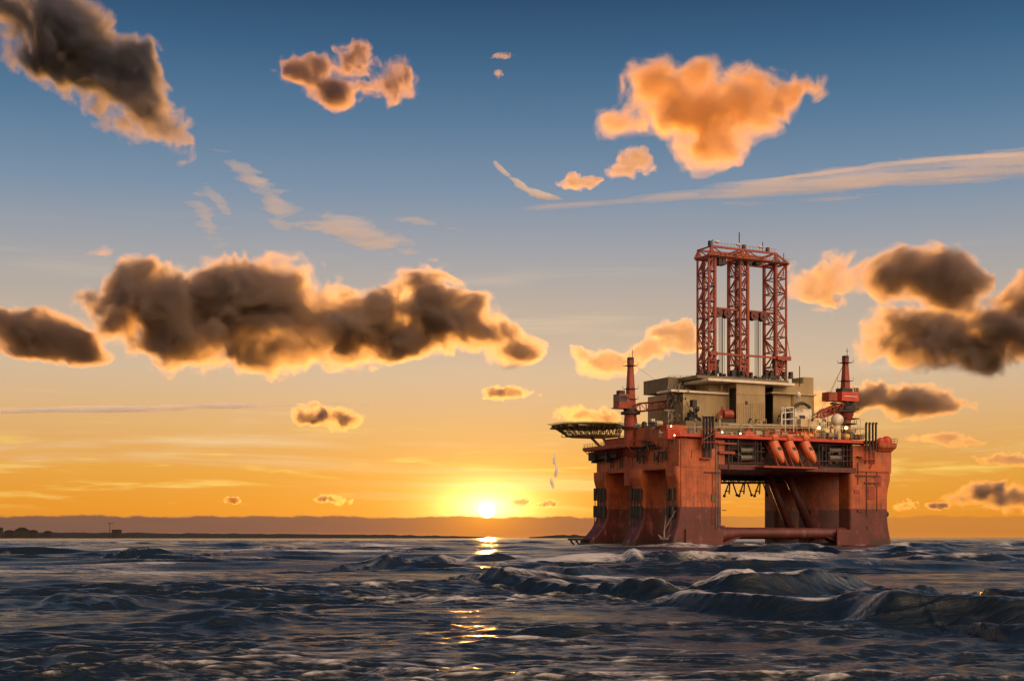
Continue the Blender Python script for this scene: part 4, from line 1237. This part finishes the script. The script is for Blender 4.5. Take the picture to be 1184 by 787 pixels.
# helideck ------------------------------------------------------------
hc = Vector((-0.9, 51.0)); zh = 38.7; hr = 11.6
mb = MB()
oc = [(hc.x+hr*math.cos(PI/8+k*PI/4), hc.y+hr*math.sin(PI/8+k*PI/4)) for k in range(8)]
mb.rings([[(px_, py_, z) for px_, py_ in oc] for z in (zh-.55, zh)])
heli = part("helideck", mb, "green")
mb = MB()
for k in range(8):
    a, b = Vector((*oc[k], zh-.3)), Vector((*oc[(k+1) % 8], zh-.3))
    oa = Vector(((a.x-hc.x)*1.12+hc.x, (a.y-hc.y)*1.12+hc.y, zh+.15)); ob_ = Vector(((b.x-hc.x)*1.12+hc.x, (b.y-hc.y)*1.12+hc.y, zh+.15))
    mb.tube(oa, ob_, .07, 4)
    for t in np.linspace(0, 1, 7): mb.tube(a.lerp(b, t), oa.lerp(ob_, t), .06, 4)
    for t in (.33, .66): mb.tube(a.lerp(oa, t), b.lerp(ob_, t), .04, 4)
part("safety_net", mb, "netyellow", heli)
mb = MB()
oc2 = [(hc.x+2.0+(hr-3.0)*math.cos(PI/8+k*PI/4), hc.y+(hr-3.0)*math.sin(PI/8+k*PI/4)) for k in range(8)]
for k in range(8):
    A = [Vector((*oc[k], zh-.6)).lerp(Vector((*oc[(k+1) % 8], zh-.6)), t) for t in np.linspace(0, 1, 5)]
    Bq = [Vector((*oc2[k], zh-3.6)).lerp(Vector((*oc2[(k+1) % 8], zh-3.6)), t) for t in np.linspace(0, 1, 5)]
    mb.path(Bq, .15, 5)
    for i in range(4):
        mb.tube(A[i], Bq[i], .11, 4); mb.tube(Bq[i], A[i+1], .11, 4)
for t in np.linspace(-.8, .8, 6):
    mb.box(hc.x-hr*.95*math.sqrt(1-t*t*.6), hc.y+hr*t-.12, zh-1.1, hc.x+hr*.95*math.sqrt(1-t*t*.6), hc.y+hr*t+.12, zh-.56)
    mb.tube((hc.x-6, hc.y+hr*t*.7, zh-3.6), (hc.x+10, hc.y+hr*t*.7, zh-3.6), .14, 4)
    for q in range(7): mb.tube((hc.x-6+q*2.3, hc.y+hr*t*.7, zh-3.6), (hc.x-5+q*2.3, hc.y+hr*t*.7, zh-.6), .1, 4)
mb.tube((hc.x+3, hc.y-4, zh-3.6), (3, yC0+2, ZDK-2), .45, 8); mb.tube((hc.x+3, hc.y+3, zh-3.6), (3, yC1-2, ZDK-2), .45, 8); mb.tube((hc.x+8, hc.y-6, zh-3.6), (6, yC0, ZDK), .4, 8)
part("helideck_truss", mb, "trussgrey", heli)

# radomes, cabins, tanks on deck --------------------------------------
mb = MB(); a = PY(968, 485.5, 6); mb.ball((a.x, 6, a.z), 2.0, 22); mb.cyl((a.x, 6), 1.1, ZDK+.1, a.z-1.2, 12); part("radome", mb, "white", smooth=True)
mb = MB(); a = PY(923, 456, 6); mb.ball((a.x, 6, a.z), .82, 14, (1, 1, 1.15)); radome = part("radome", mb, "white", smooth=True)
mb = MB()
for sx in (-.8, .8):
    for sy in (-.8, .8): mb.tube((a.x+sx*1.3, 6+sy*1.3, zc(476, 6, 923)), (a.x+sx*.4, 6+sy*.4, a.z-.6), .12, 4)
for q in range(4):
    z = a.z-1-q*1.1; s_ = .45+q*.18; mb.tube((a.x-s_, 6-s_, z), (a.x+s_, 6-s_, z-1.0), .09, 4); mb.tube((a.x-s_, 6-s_, z), (a.x+s_, 6-s_, z), .09, 4)
part("radome_mast", mb, "cream", radome)
mb = MB(); bpx(mb, 919, 472.5, 938.5, 492, 5.5, 5); cab = part("cabin", mb, "white")
mb = MB(); bpx(mb, 924.5, 480, 931, 483.5, 5.4, .2); part("window", mb, "dark", cab)
mb = MB(); bpx(mb, 926, 484.2, 945, 493.5, 3.5, 2.0); part("equipment_box", mb, "cream")
mb = MB()
pts = [PY(917.5+19*t, 472-6.0*math.sin(PI*(t*.9+.05)), 5.0) for t in np.linspace(0, 1, 12)]
mb.path(pts, .5, 8); part("exhaust_duct", mb, "dark")
mb = MB()
for u in (904, 908, 917.5): mb.tube(PY(u, 500 if u != 904 else 492, 4.5), PY(u, 470.5, 4.5), .2, 5)
for v in (470.5, 476, 484): mb.tube(PY(904, v+1, 4.5), PY(918, v, 4.5), .18, 5)
mb.path([PY(903.5, 492, 4), PY(903.5, 480, 4), PY(906, 477, 4), PY(906, 471, 4)], .16, 5)
part("pipe_frame", mb, "white")
mb = MB()
for k in range(18):
    u = rnd.uniform(905, 918); v = rnd.uniform(471, 488); bpx(mb, u, v, u+rnd.uniform(1, 3.5), v+rnd.uniform(1, 4), 7.5+rnd.random(), 1.2)
part("pipe_manifold", mb, "dark")
# black vertical pipes: two clusters
for u in (813.8, 817.3, 821.0, 824.6):
    mb = MB(); a = PY(u, 508, -1.9); mb.tube((a.x, -1.9, a.z-2.6), (a.x, -1.9, PY(u, 483.5, -1.9).z), .40, 10)
    mb.tube((a.x, -1.9, PY(u, 483.5, -1.9).z), (a.x, -1.9, PY(u, 480.8, -1.9).z), .47, 10); part("vent_pipe", mb, "black", smooth=False)
for u in (1001.3, 1005.2, 1009, 1012.6):
    mb = MB(); a = PY(u, 520, -1.9); mb.tube((a.x, -1.9, a.z), (a.x, -1.9, PY(u, 489.8, -1.9).z), .36, 10)
    mb.tube((a.x, -1.9, PY(u, 490.6, -1.9).z), (a.x+.35, -1.9, PY(u, 488.6, -1.9).z), .40, 10); part("vent_pipe", mb, "black", smooth=False)
mb = MB()
for u in (812, 826.6): mb.tube(PY(u, 496, -2.4), PY(u, 514, -2.4), .14, 5)
mb.tube(PY(812, 509, -2.4), PY(826.6, 500, -2.4), .14, 5); mb.tube(PY(808, 496.3, -2.4), PY(830, 496.5, -2.4), .12, 5); mb.tube(PY(811, 511, -2.4), PY(827, 511, -2.4), .12, 5)
part("pipe_guard", mb, "red")
mb = MB(); bpx(mb, 813, 480, 826, 482, -1.6, .6); part("pipe_head", mb, "cream")

# long pale service pipes and rails along the front edge
mb = MB()
mb.tube(PY(790, 493.6, 4.2), PY(999, 495.2, 4.2), .17, 8); mb.tube(PY(842, 490.8, 4.6), PY(945, 492.6, 4.6), .26, 8)
part("service_pipe", mb, "cream")
def railing(pts, h=1.3, step=1.7, mat="cream", r_=.055):
    mb = MB()
    for a, b in zip(pts, pts[1:]):
        a, b = Vector(a), Vector(b); n = max(1, int((b-a).length/step))
        for i in range(n+1):
            p_ = a.lerp(b, i/n); mb.tube(p_, p_+Vector((0, 0, h)), r_, 4)
        for q in (.5, 1.0): mb.tube(a+Vector((0, 0, h*q)), b+Vector((0, 0, h*q)), r_, 4)
    part("railing", mb, mat)
zr = PY(900, 505.0, -1.3).z
railing([PY(787, 505, -1.3), PY(886, 505.4, -1.3)], 1.5); railing([PY(943, 506, -1.3), PY(1000, 508, -1.3)], 1.5)
railing([PY(830, 495, .8), PY(1000, 499, .8)], 1.6, 2.2); railing([(PY(1014, 510, 0).x, -1.4, p.z+1.2), (W+2.5, -1.4, p.z+1.2), (W+2.5, 7, p.z+1.2)], 1.4, 1.3, "red")
railing([(-.2, 6, ZDK), (-.2, yC1-4, ZDK)], 1.3, 1.8, "red"); railing([PY(820, 439.6, lyH-4.8), PY(918, 439.6, lyH-4.8)], 1.2, 2.2, "grey"); railing([PY(773, 437.4, lyH+8.2), PY(828, 437.4, lyH+8.2)], .9, 2.2, "dark")
# deck machinery: many individually built skids, tanks and valves along the lit front edge
def skid(u, v1, wpx, hpx, ly, mat, kindk):
    mb = MB(); a = PY(u, v1, ly); ww, hh = wpx/4., hpx/4.
    if kindk == 0:
        mb.box(a.x, ly, a.z, a.x+ww, ly+1.6, a.z+hh); mb.box(a.x-.08, ly-.08, a.z+hh, a.x+ww+.08, ly+1.68, a.z+hh+.12); mb.box(a.x+ww*.2, ly-.06, a.z+hh*.2, a.x+ww*.5, ly+.02, a.z+hh*.8)
        nm = "equipment_box"
    elif kindk == 1:
        mb.tube((a.x+ww/2, ly+.8, a.z), (a.x+ww/2, ly+.8, a.z+hh*.85), ww/2, 12); mb.ball((a.x+ww/2, ly+.8, a.z+hh*.8), ww/2*.98, 10, (1, 1, .7)); nm = "tank"
    elif kindk == 2:
        r_ = hh/2.2; mb.tube((a.x, ly+.8, a.z+r_), (a.x+ww, ly+.8, a.z+r_), r_, 12)
        for q in (.2, .8): mb.box(a.x+ww*q-.1, ly+.2, a.z-.2, a.x+ww*q+.1, ly+1.4, a.z+r_)
        nm = "tank"
    else:
        for q in range(4):
            xx = a.x+ww*q/3; mb.tube((xx, ly+.5, a.z), (xx, ly+.5, a.z+hh*rnd.uniform(.6, 1)), .14, 5)
            mb.tube((xx-.3, ly+.5, a.z+hh*.55), (xx+.3, ly+.5, a.z+hh*.55), .3, 8)
        mb.tube((a.x, ly+.5, a.z+hh*.4), (a.x+ww, ly+.5, a.z+hh*.4), .16, 6); nm = "valve_manifold"
    part(nm, mb, mat)
u = 797
pal = ["cream", "white", "yellow", "dark", "grey", "drabdark", "red", "cream", "green", "dark", "yellow", "maroon"]
while u < 998:
    wp = rnd.uniform(3.5, 9); hp = rnd.uniform(5, 11.5)
    if not (858 < u+wp/2 < 874): skid(u, 505.5+(u-797)*.012, wp, hp, rnd.uniform(.2, 3.0), rnd.choice(pal), rnd.randrange(4))
    u += wp*rnd.uniform(.75, 1.15)
for (u, v1, wp, hp, ly, mt, kk) in ((941, 494, 8, 9, 6, "cream", 0), (950, 493, 7, 8, 7, "white", 3), (986, 500, 6, 8, 6, "grey", 3), (948, 501, 9, 6, 2, "cream", 2), (984, 503, 8, 8, 3, "cream", 1), (735, 494, 7, 6, 12, "grey", 3), (744, 494, 6, 7, 12, "dark", 1), (752, 493, 6, 9, 12, "dark", 3), (760, 492, 8, 7, 12, "cream", 2), (764, 505, 6, 9, 5, "cream", 3)):
    skid(u, v1, wp, hp, ly, mt, kk)
# light posts, vents and small davits standing along the deck edge
for k in range(26):
    u = rnd.uniform(790, 998); ly = rnd.uniform(.3, 8); v1 = 504; v0 = rnd.uniform(483, 496)
    mb = MB(); a, b = PY(u, v0, ly), PY(u, v1, ly); kk = k % 4
    mb.tube(b, a, .11 if kk < 3 else .28, 6)
    if kk == 0: mb.box(a.x-.5, ly-.3, a.z, a.x+.5, ly+.2, a.z+.45); nm = "light_post"
    elif kk == 1: mb.path([a, a+Vector((.5, 0, .45)), a+Vector((1.4, -.1, .3))], .1, 5); nm = "small_davit"
    elif kk == 2: mb.tube(a, a+Vector((0, 0, 1.6)), .05, 4); mb.ball(a, .22, 7); nm = "whip_antenna"
    else: mb.path([a, a+Vector((0, -.5, .5)), a+Vector((0, -1.0, .15))], .3, 7); nm = "gooseneck_vent"
    part(nm, mb, rnd.choice(("cream", "white", "dark", "red", "yellow", "grey")))
for (u0_, u1_, v0_, v1_, ly) in ((898, 917, 470, 492, 10), (862, 884, 484, 492, 8.5), (945, 962, 478, 494, 9), (733, 768, 484, 494, 14)):
    for k in range(9):
        mb = MB(); u = rnd.uniform(u0_, u1_); v = rnd.uniform(v0_, v1_); L_ = rnd.uniform(3, 9)
        if k % 2: mb.path([PY(u, v1_, ly-.6), PY(u, v, ly-.6), PY(u+L_*.6, v, ly-.6), PY(u+L_*.6, v1_, ly-.6)], rnd.uniform(.1, .2), 6); nm = "pipe_loop"
        else: bpx(mb, u, v, u+rnd.uniform(1.5, 4), v+rnd.uniform(1.5, 4), ly-.8, .8); mb.tube(PY(u+1, v, ly-.4), PY(u+1, v1_+2, ly-.4), .12, 5); nm = "control_box"
        part(nm, mb, rnd.choice(("cream", "dark", "grey", "white", "drabdark")))
# lit lamps
for (u, v, ly, r_) in ((947, 494.5, -0.2, .42), (978.5, 494.5, -0.2, .46), (835, 499.5, -.2, .22), (856, 501, -.2, .22), (776, 492.5, 3, .2), (780, 503, 0, .2), (853.5, 506, -.9, .18)):
    mb = MB(); a = PY(u, v, ly); mb.tube((a.x, ly+.1, a.z-2.5), (a.x, ly+.1, a.z-.1), .07, 5); fl = part("floodlight", mb, "grey")
    mb = MB(); mb.ball(a, r_, 10); part("lamp", mb, "lamp", fl, True)
for (u, v, e) in ((947, 494.5, 220), (978.5, 494.5, 220), (845, 500, 120)):
    L = bpy.data.lights.new("floodlight_glow", "POINT"); L.energy = e; L.color = (1, .62, .22); L.shadow_soft_size = .4
    lo_ = bpy.data.objects.new("floodlight_glow", L); COL.objects.link(lo_); lo_.parent = rig; lo_.location = PY(u, v-1, -1.2)

# launch ramps for the lifeboats (part of the rig) and the boats themselves
bdir = (PY(943, 533.5, -4.6)-PY(925, 506.5, 1.6)).normalized()
def boat_place(ut, ub):
    A = PY(ut, 506.5, 1.4); 
    # keep the boats parallel to the ship's side plane
    Bq = PY(ub, 534.0, -3.6)
    return A, Bq
boats = [(889.5, 905.0), (906.5, 922.0), (924.5, 942.0)]
names = ["orange free-fall lifeboat nose down in its ramp, leftmost of three", "orange free-fall lifeboat nose down in its ramp, between two others", "orange free-fall lifeboat nose down in its ramp, nearest the right crane"]
bproto = None
def lifeboat(label):
    root = empty("lifeboat"); tag(root, label, "lifeboat", "lifeboats hanging on the rig's front")
    mb = MB(); rg = []
    for t, wv, hb, ht in ((0, .06, .1, .1), (.03, .34, .34, .38), (.10, .72, .66, .72), (.2, 1.06, .98, 1.05), (.36, 1.36, 1.25, 1.3), (.55, 1.45, 1.3, 1.35), (.75, 1.35, 1.2, 1.7), (.86, 1.25, 1.1, 1.75), (.96, 1.05, .9, 1.2), (1, .85, .7, .9)):
        x = 8.2*(1-t)
        rg.append([(x, wv*math.copysign(abs(math.cos(a))**.8, math.cos(a)), (ht if math.sin(a) > 0 else hb)*math.copysign(abs(math.sin(a))**.85, math.sin(a))) for a in [2*PI*k/18 for k in range(18)]])
    mb.rings([list(reversed(q)) for q in rg]); mb.build("hull", M["boat"], root, True)
    mb = MB(); mb.box(.35, -1.0, 1.05, 1.9, 1.0, 2.0); mb.box(.5, -.8, 2.0, 1.5, .8, 2.25); wh = mb.build("wheelhouse", M["boat"], root)
    mb = MB(); mb.box(1.9, -.8, 1.35, 1.95, .8, 1.85); mb.box(.6, -1.04, 1.4, 1.6, 1.04, 1.85); mb.build("window", M["glass"], wh)
    mb = MB()
    for s_ in (-1, 1): mb.tube((1, s_*1.43, -.1), (5.4, s_*1.47, -.1), .1, 5); mb.tube((5.4, s_*1.47, -.1), (7.6, s_*.85, -.1), .1, 5)
    mb.build("fender", M["dark"], root)
    mb = MB(); mb.box(4.0, -.5, 1.22, 5.0, .5, 1.36); mb.build("hatch", M["dark"], root)
    mb = MB(); mb.ball((.05, 0, -.3), .45, 8); mb.build("propeller_guard", M["dark"], root)
    return root
def place_boat(root, A, Bq):
    xv = (Bq-A).normalized(); yv = Vector((1, 0, 0)); zv = xv.cross(yv).normalized(); yv = zv.cross(xv).normalized()
    if zv.y > 0: zv = -zv; yv = zv.cross(xv)
    R3 = Matrix((xv, yv, zv)).transposed().to_4x4()
    s_ = (Bq-A).length/8.2
    M4 = RIGM @ Matrix.Translation(A) @ R3 @ Matrix.Diagonal((s_*1.04, 1.2, 1.2, 1))
    loc, rot, scl = M4.decompose(); root.location = loc; root.rotation_mode = "QUATERNION"; root.rotation_quaternion = rot; root.scale = scl
bp0 = lifeboat(names[0])
for i, (ut, ub) in enumerate(boats):
    A, Bq = boat_place(ut, ub)
    if i == 0: r_ = bp0
    else:
        r_ = bp0.copy(); COL.objects.link(r_); r_["label"] = names[i]
        for ch in list(bp0.children):
            c = ch.copy(); COL.objects.link(c); c.parent = r_
            for gch in ch.children:
                e = gch.copy(); COL.objects.link(e); e.parent = c
    place_boat(r_, A, Bq)
    xv = (Bq-A).normalized(); zv = Vector((0, -1, 1)).normalized()
    nrm = Vector((1, 0, 0)).cross(xv); nrm = nrm if nrm.y < 0 else -nrm; nrm.normalize()
    mb = MB()
    for sx in (-1.75, 1.75):
        a = A+Vector((sx, 0, 0))-nrm*1.0-xv*.5; b = Bq+Vector((sx, 0, 0))-nrm*.6+xv*1.6
        mb.beam(a, b, .34); mb.beam(a+nrm*2.2, b, .2)
        for t in (.15, .4, .65): mb.beam(a.lerp(b, t), (a+nrm*2.2).lerp(b, t), .14)
        mb.beam(a, a+Vector((0, 2.5, 0)), .3); mb.beam(b, (b.x, 3, b.z), .26)
        mb.beam(a.lerp(b, .5), (a.x, 4, ZBT+1), .2)
    for t in (0, .35, .7, .93):
        mb.beam(A+Vector((-1.75, 0, 0))-nrm*1.05+xv*8.5*t, A+Vector((1.75, 0, 0))-nrm*1.05+xv*8.5*t, .24)
    part("launch_ramp", mb, "red")
mb = MB()
bpx(mb, 884, 503.0, 945, 505.2, -.9, 4.5)
bpx(mb, 884, 538.8, 946, 541.0, -5.0, 5.0)
a, b = PY(884, 540, -5), PY(946, 541.5, -5)
part("lifeboat_platform", mb, "red")
mb = MB()
for u in (887, 896, 904, 913, 921, 930, 940, 945): mb.tube(PY(u, 503, -.7), PY(u, 498, -.7), .16, 5); mb.ball(PY(u, 498, -.7), .35, 7)
mb.tube(PY(886, 498.5, -.7), PY(945, 499.5, -.7), .14, 5)
part("davit_head", mb, "brightred")

# hung anchor with its two wires at the near column
anc = empty("anchor", RIGM @ PX(768, 622, -3.2), TH); tag(anc, "pale steel anchor hung on two wires beside the near column", "anchor")
mb = MB()
mb.tube((0, 0, .2), (0, 0, 2.4), .2, 6); mb.box(-.5, -1.6, -.3, .5, 1.6, .25)
for s_ in (-1, 1):
    mb.rings([[(-.35, s_*1.5, -.2), (.35, s_*1.5, -.2), (.35, s_*1.5, .2), (-.35, s_*1.5, .2)][::s_], [(-.1, s_*3.0, .9), (.1, s_*3.0, .9), (.1, s_*3.0, 1.1), (-.1, s_*3.0, 1.1)][::s_]])
mb.build("fluke", M["rope"], anc)
inv = (Matrix.Translation(RIGM @ PX(768, 622, -3.2)) @ Matrix.Rotation(TH, 4, "Z")).inverted()
for u, v in ((771, 589), (781, 590)):
    mb = MB(); mb.tube((0, 0, 2.3), inv @ RIGM @ PX(u, v, -.6), .09, 5); mb.build("wire", M["rope"], anc)
# loose gear on deck
def loose(name, label, cat, fn, mat):
    mb = MB(); fn(mb); o = mb.build(name, M[mat], None); o.matrix_world = RIGM; 
    return tag(o, label, cat)
def redtent(mb):
    a, b = PY(858.5, 506, .2), PY(874, 506, .2); z = a.z
    n = 10
    rg = []
    for k in range(n+1):
        t = k/n; x = a.x+(b.x-a.x)*t; h = 2.4*(math.sin(PI*min(1, t*1.6)/2)**.8)*(1-.15*math.sin(t*9))*(1 if t < .96 else .7)
        rg.append([(x, .0, z), (x, .25, z+h*.7), (x, 1.0, z+h), (x, 1.9, z+h*.8), (x, 2.2, z)])
    mb.rings(rg)
loose("covered_gear", "bright red covered heap on deck left of the lifeboats", "deck gear", redtent, "brightred")
def redcont(mb):
    a, b = PY(772, 507, 1.5), PY(788, 498, 1.5); z1 = PY(780, 496.3, 1.5).z
    mb.box(a.x, 1.5, a.z, b.x, 4, z1)
    for k in range(12): x = a.x+(b.x-a.x)*(k+.5)/12; mb.box(x-.08, 1.42, a.z+.15, x+.08, 1.52, z1-.15)
    mb.box(a.x-.06, 1.38, z1-.2, b.x+.06, 4.05, z1+.05); mb.box(a.x-.06, 1.38, a.z-.02, b.x+.06, 4.05, a.z+.16)
loose("container", "bright red container on deck at the near corner, under the boom rest", "container", redcont, "brightred")

# ------------------------------------------------------------------ far shore, buildings, rocks
def spx(u, v, y): return Vector(((u-U0)/F*y, y, CAMH+(V0-v)/F*y))
M["land"] = paint("far_land", (0.012, 0.011, 0.009, 1), 1.0, 0.2, sc=0.05)
M["farwall"] = paint("far_wall", (0.03, 0.026, 0.024, 1), 0.9, 0.2, sc=0.3)
def ridge(name, us, vs, y, depth, seed, label, sub=14):
    n = VNoise(seed); uu = np.linspace(us[0], us[-1], len(us)*sub); hv = np.interp(uu, us, vs)
    hv = hv+n.fbm(np.stack([uu/7., uu*0, uu*0+seed], 1), 4)*0.55*(hv < 619.6)
    mb = MB(); rg = []
    for u, v in zip(uu, hv):
        a = spx(u, min(v, 620.6), y)
        rg.append([(a.x, y-depth*.25, -3), (a.x, y-depth*.1, a.z*.75), (a.x, y, a.z), (a.x, y+depth*.5, a.z*.8), (a.x, y+depth, -3)])
    mb.rings(rg)
    return tag(mb.build(name, M["land"]), label, kind="structure")
ridge("far_shore", [-180, -40, 0, 30, 60, 110, 150, 200, 300, 400, 470, 520, 560], [613, 614, 614.5, 614.8, 615, 615.4, 615.3, 616, 616.8, 617.6, 618.3, 619.2, 620.3], 4200, 700, 40, "low dark shoreline along the left horizon")
ridge("headland", [612, 628, 636, 650, 664, 676, 690, 720], [620.6, 619.6, 618.6, 618.0, 618.2, 618.8, 619.6, 620.6], 5200, 300, 41, "thin dark spit of land on the horizon beside the rig")
def farhouse(u0, u1, v0, v1, y, label, peak=0.5, group="houses on the far shore"):
    a, b = spx(u0, v1, y), spx(u1, v0, y); root = empty("house", ((a.x+b.x)/2, y, 0)); tag(root, label, "house", group)
    hx = (b.x-a.x)/2; zt = b.z; zw = a.z+(zt-a.z)*(1-peak)
    mb = MB(); mb.box(-hx, -8, 0, hx, 8, zw); mb.build("wall", M["farwall"], root)
    mb = MB(); mb.rings([[(-hx*1.05, -9, zw), (hx*1.05, -9, zw), (hx*1.05, 9, zw), (-hx*1.05, 9, zw)], [(-hx*.35, -.5, zt), (hx*.35, -.5, zt), (hx*.35, .5, zt), (-hx*.35, .5, zt)]]); mb.build("roof", M["land"], root)
farhouse(18, 33, 609.3, 616, 4000, "tallest peaked house in the dark cluster on the far shore")
farhouse(6, 17, 612.4, 616, 4050, "low house left of the peaked one on the far shore", .4)
farhouse(33.5, 43, 612.2, 616, 4050, "low house right of the peaked one on the far shore", .4)
farhouse(-6, 2.5, 609, 616, 3950, "dark building cut by the left edge on the far shore", .15)
farhouse(51, 60, 613.2, 616.5, 4100, "small low house standing alone on the far shore", .5)
root = empty("apartment_block", tuple(spx(135, 616, 4000).xy)+(0,)); tag(root, "square dark block right of the tower crane on the far shore", "building")
mb = MB(); mb.box(-12, -8, 0, 12, 8, CAMH+(V0-612.6)/F*4000); mb.build("wall", M["farwall"], root)
mb = MB(); mb.box(-13, -9, CAMH+(V0-612.6)/F*4000, 13, 9, CAMH+(V0-612.0)/F*4000); mb.build("roof", M["land"], root)
p_ = spx(127, 616, 3990); root = empty("tower_crane", (p_.x, p_.y, 0)); tag(root, "thin tower crane standing on the far shore", "crane")
mb = MB(); zt = CAMH+(V0-604.3)/F*3990; mb.box(-.6, -.6, 0, .6, .6, zt); mb.build("mast", M["land"], root)
mb = MB(); mb.box(-5, -.5, zt-1.2, 13, .5, zt-.2); mb.build("jib", M["land"], root)
mb = MB(); mb.box(-5, -.9, zt-2.6, -3, .9, zt-1.0); mb.build("counterweight", M["land"], root)
# rocks
def rock(u, v, wpx, hpx, seed, label):
    y = F*CAMH/(v-V0); c = ((u-U0)/F*y, y); s_ = y/F; n = VNoise(seed); mb = MB()
    mb.ball((0, 0, 0), 1.0, 18)
    P_ = np.array(mb.v); P_ = P_*(1+.28*n.fbm(P_*1.3, 4))[:, None]*np.array([wpx*s_/2, wpx*s_/2.6, hpx*s_*1.1])
    mb.v = [tuple(q) for q in P_]
    o = mb.build("boulder", M["rock"], None, True); o.location = (c[0], c[1], .25); return tag(o, label, "boulder", "boulders in the surf")
rock(6, 644, 13, 5, 1, "larger wet black boulder in the surf at the left edge")
rock(18, 643, 7, 3, 2, "smaller wet black boulder in the surf at the left edge")


# ------------------------------------------------------------------ render settings
SC.view_settings.view_transform = "Standard"; SC.view_settings.look = "None"
SC.view_settings.exposure = 0.0; SC.view_settings.gamma = 1.0
SC.view_settings.use_curve_mapping = False
cy = SC.cycles
cy.use_denoising = True
try: cy.denoiser = "OPENIMAGEDENOISE"
except Exception: pass
cy.max_bounces = 10; cy.diffuse_bounces = 3; cy.glossy_bounces = 4; cy.volume_bounces = 5
cy.transparent_max_bounces = 160
cy.sample_clamp_indirect = 6.0
cy.use_adaptive_sampling = True; cy.adaptive_threshold = 0.015
cy.caustics_reflective = False; cy.caustics_refractive = False
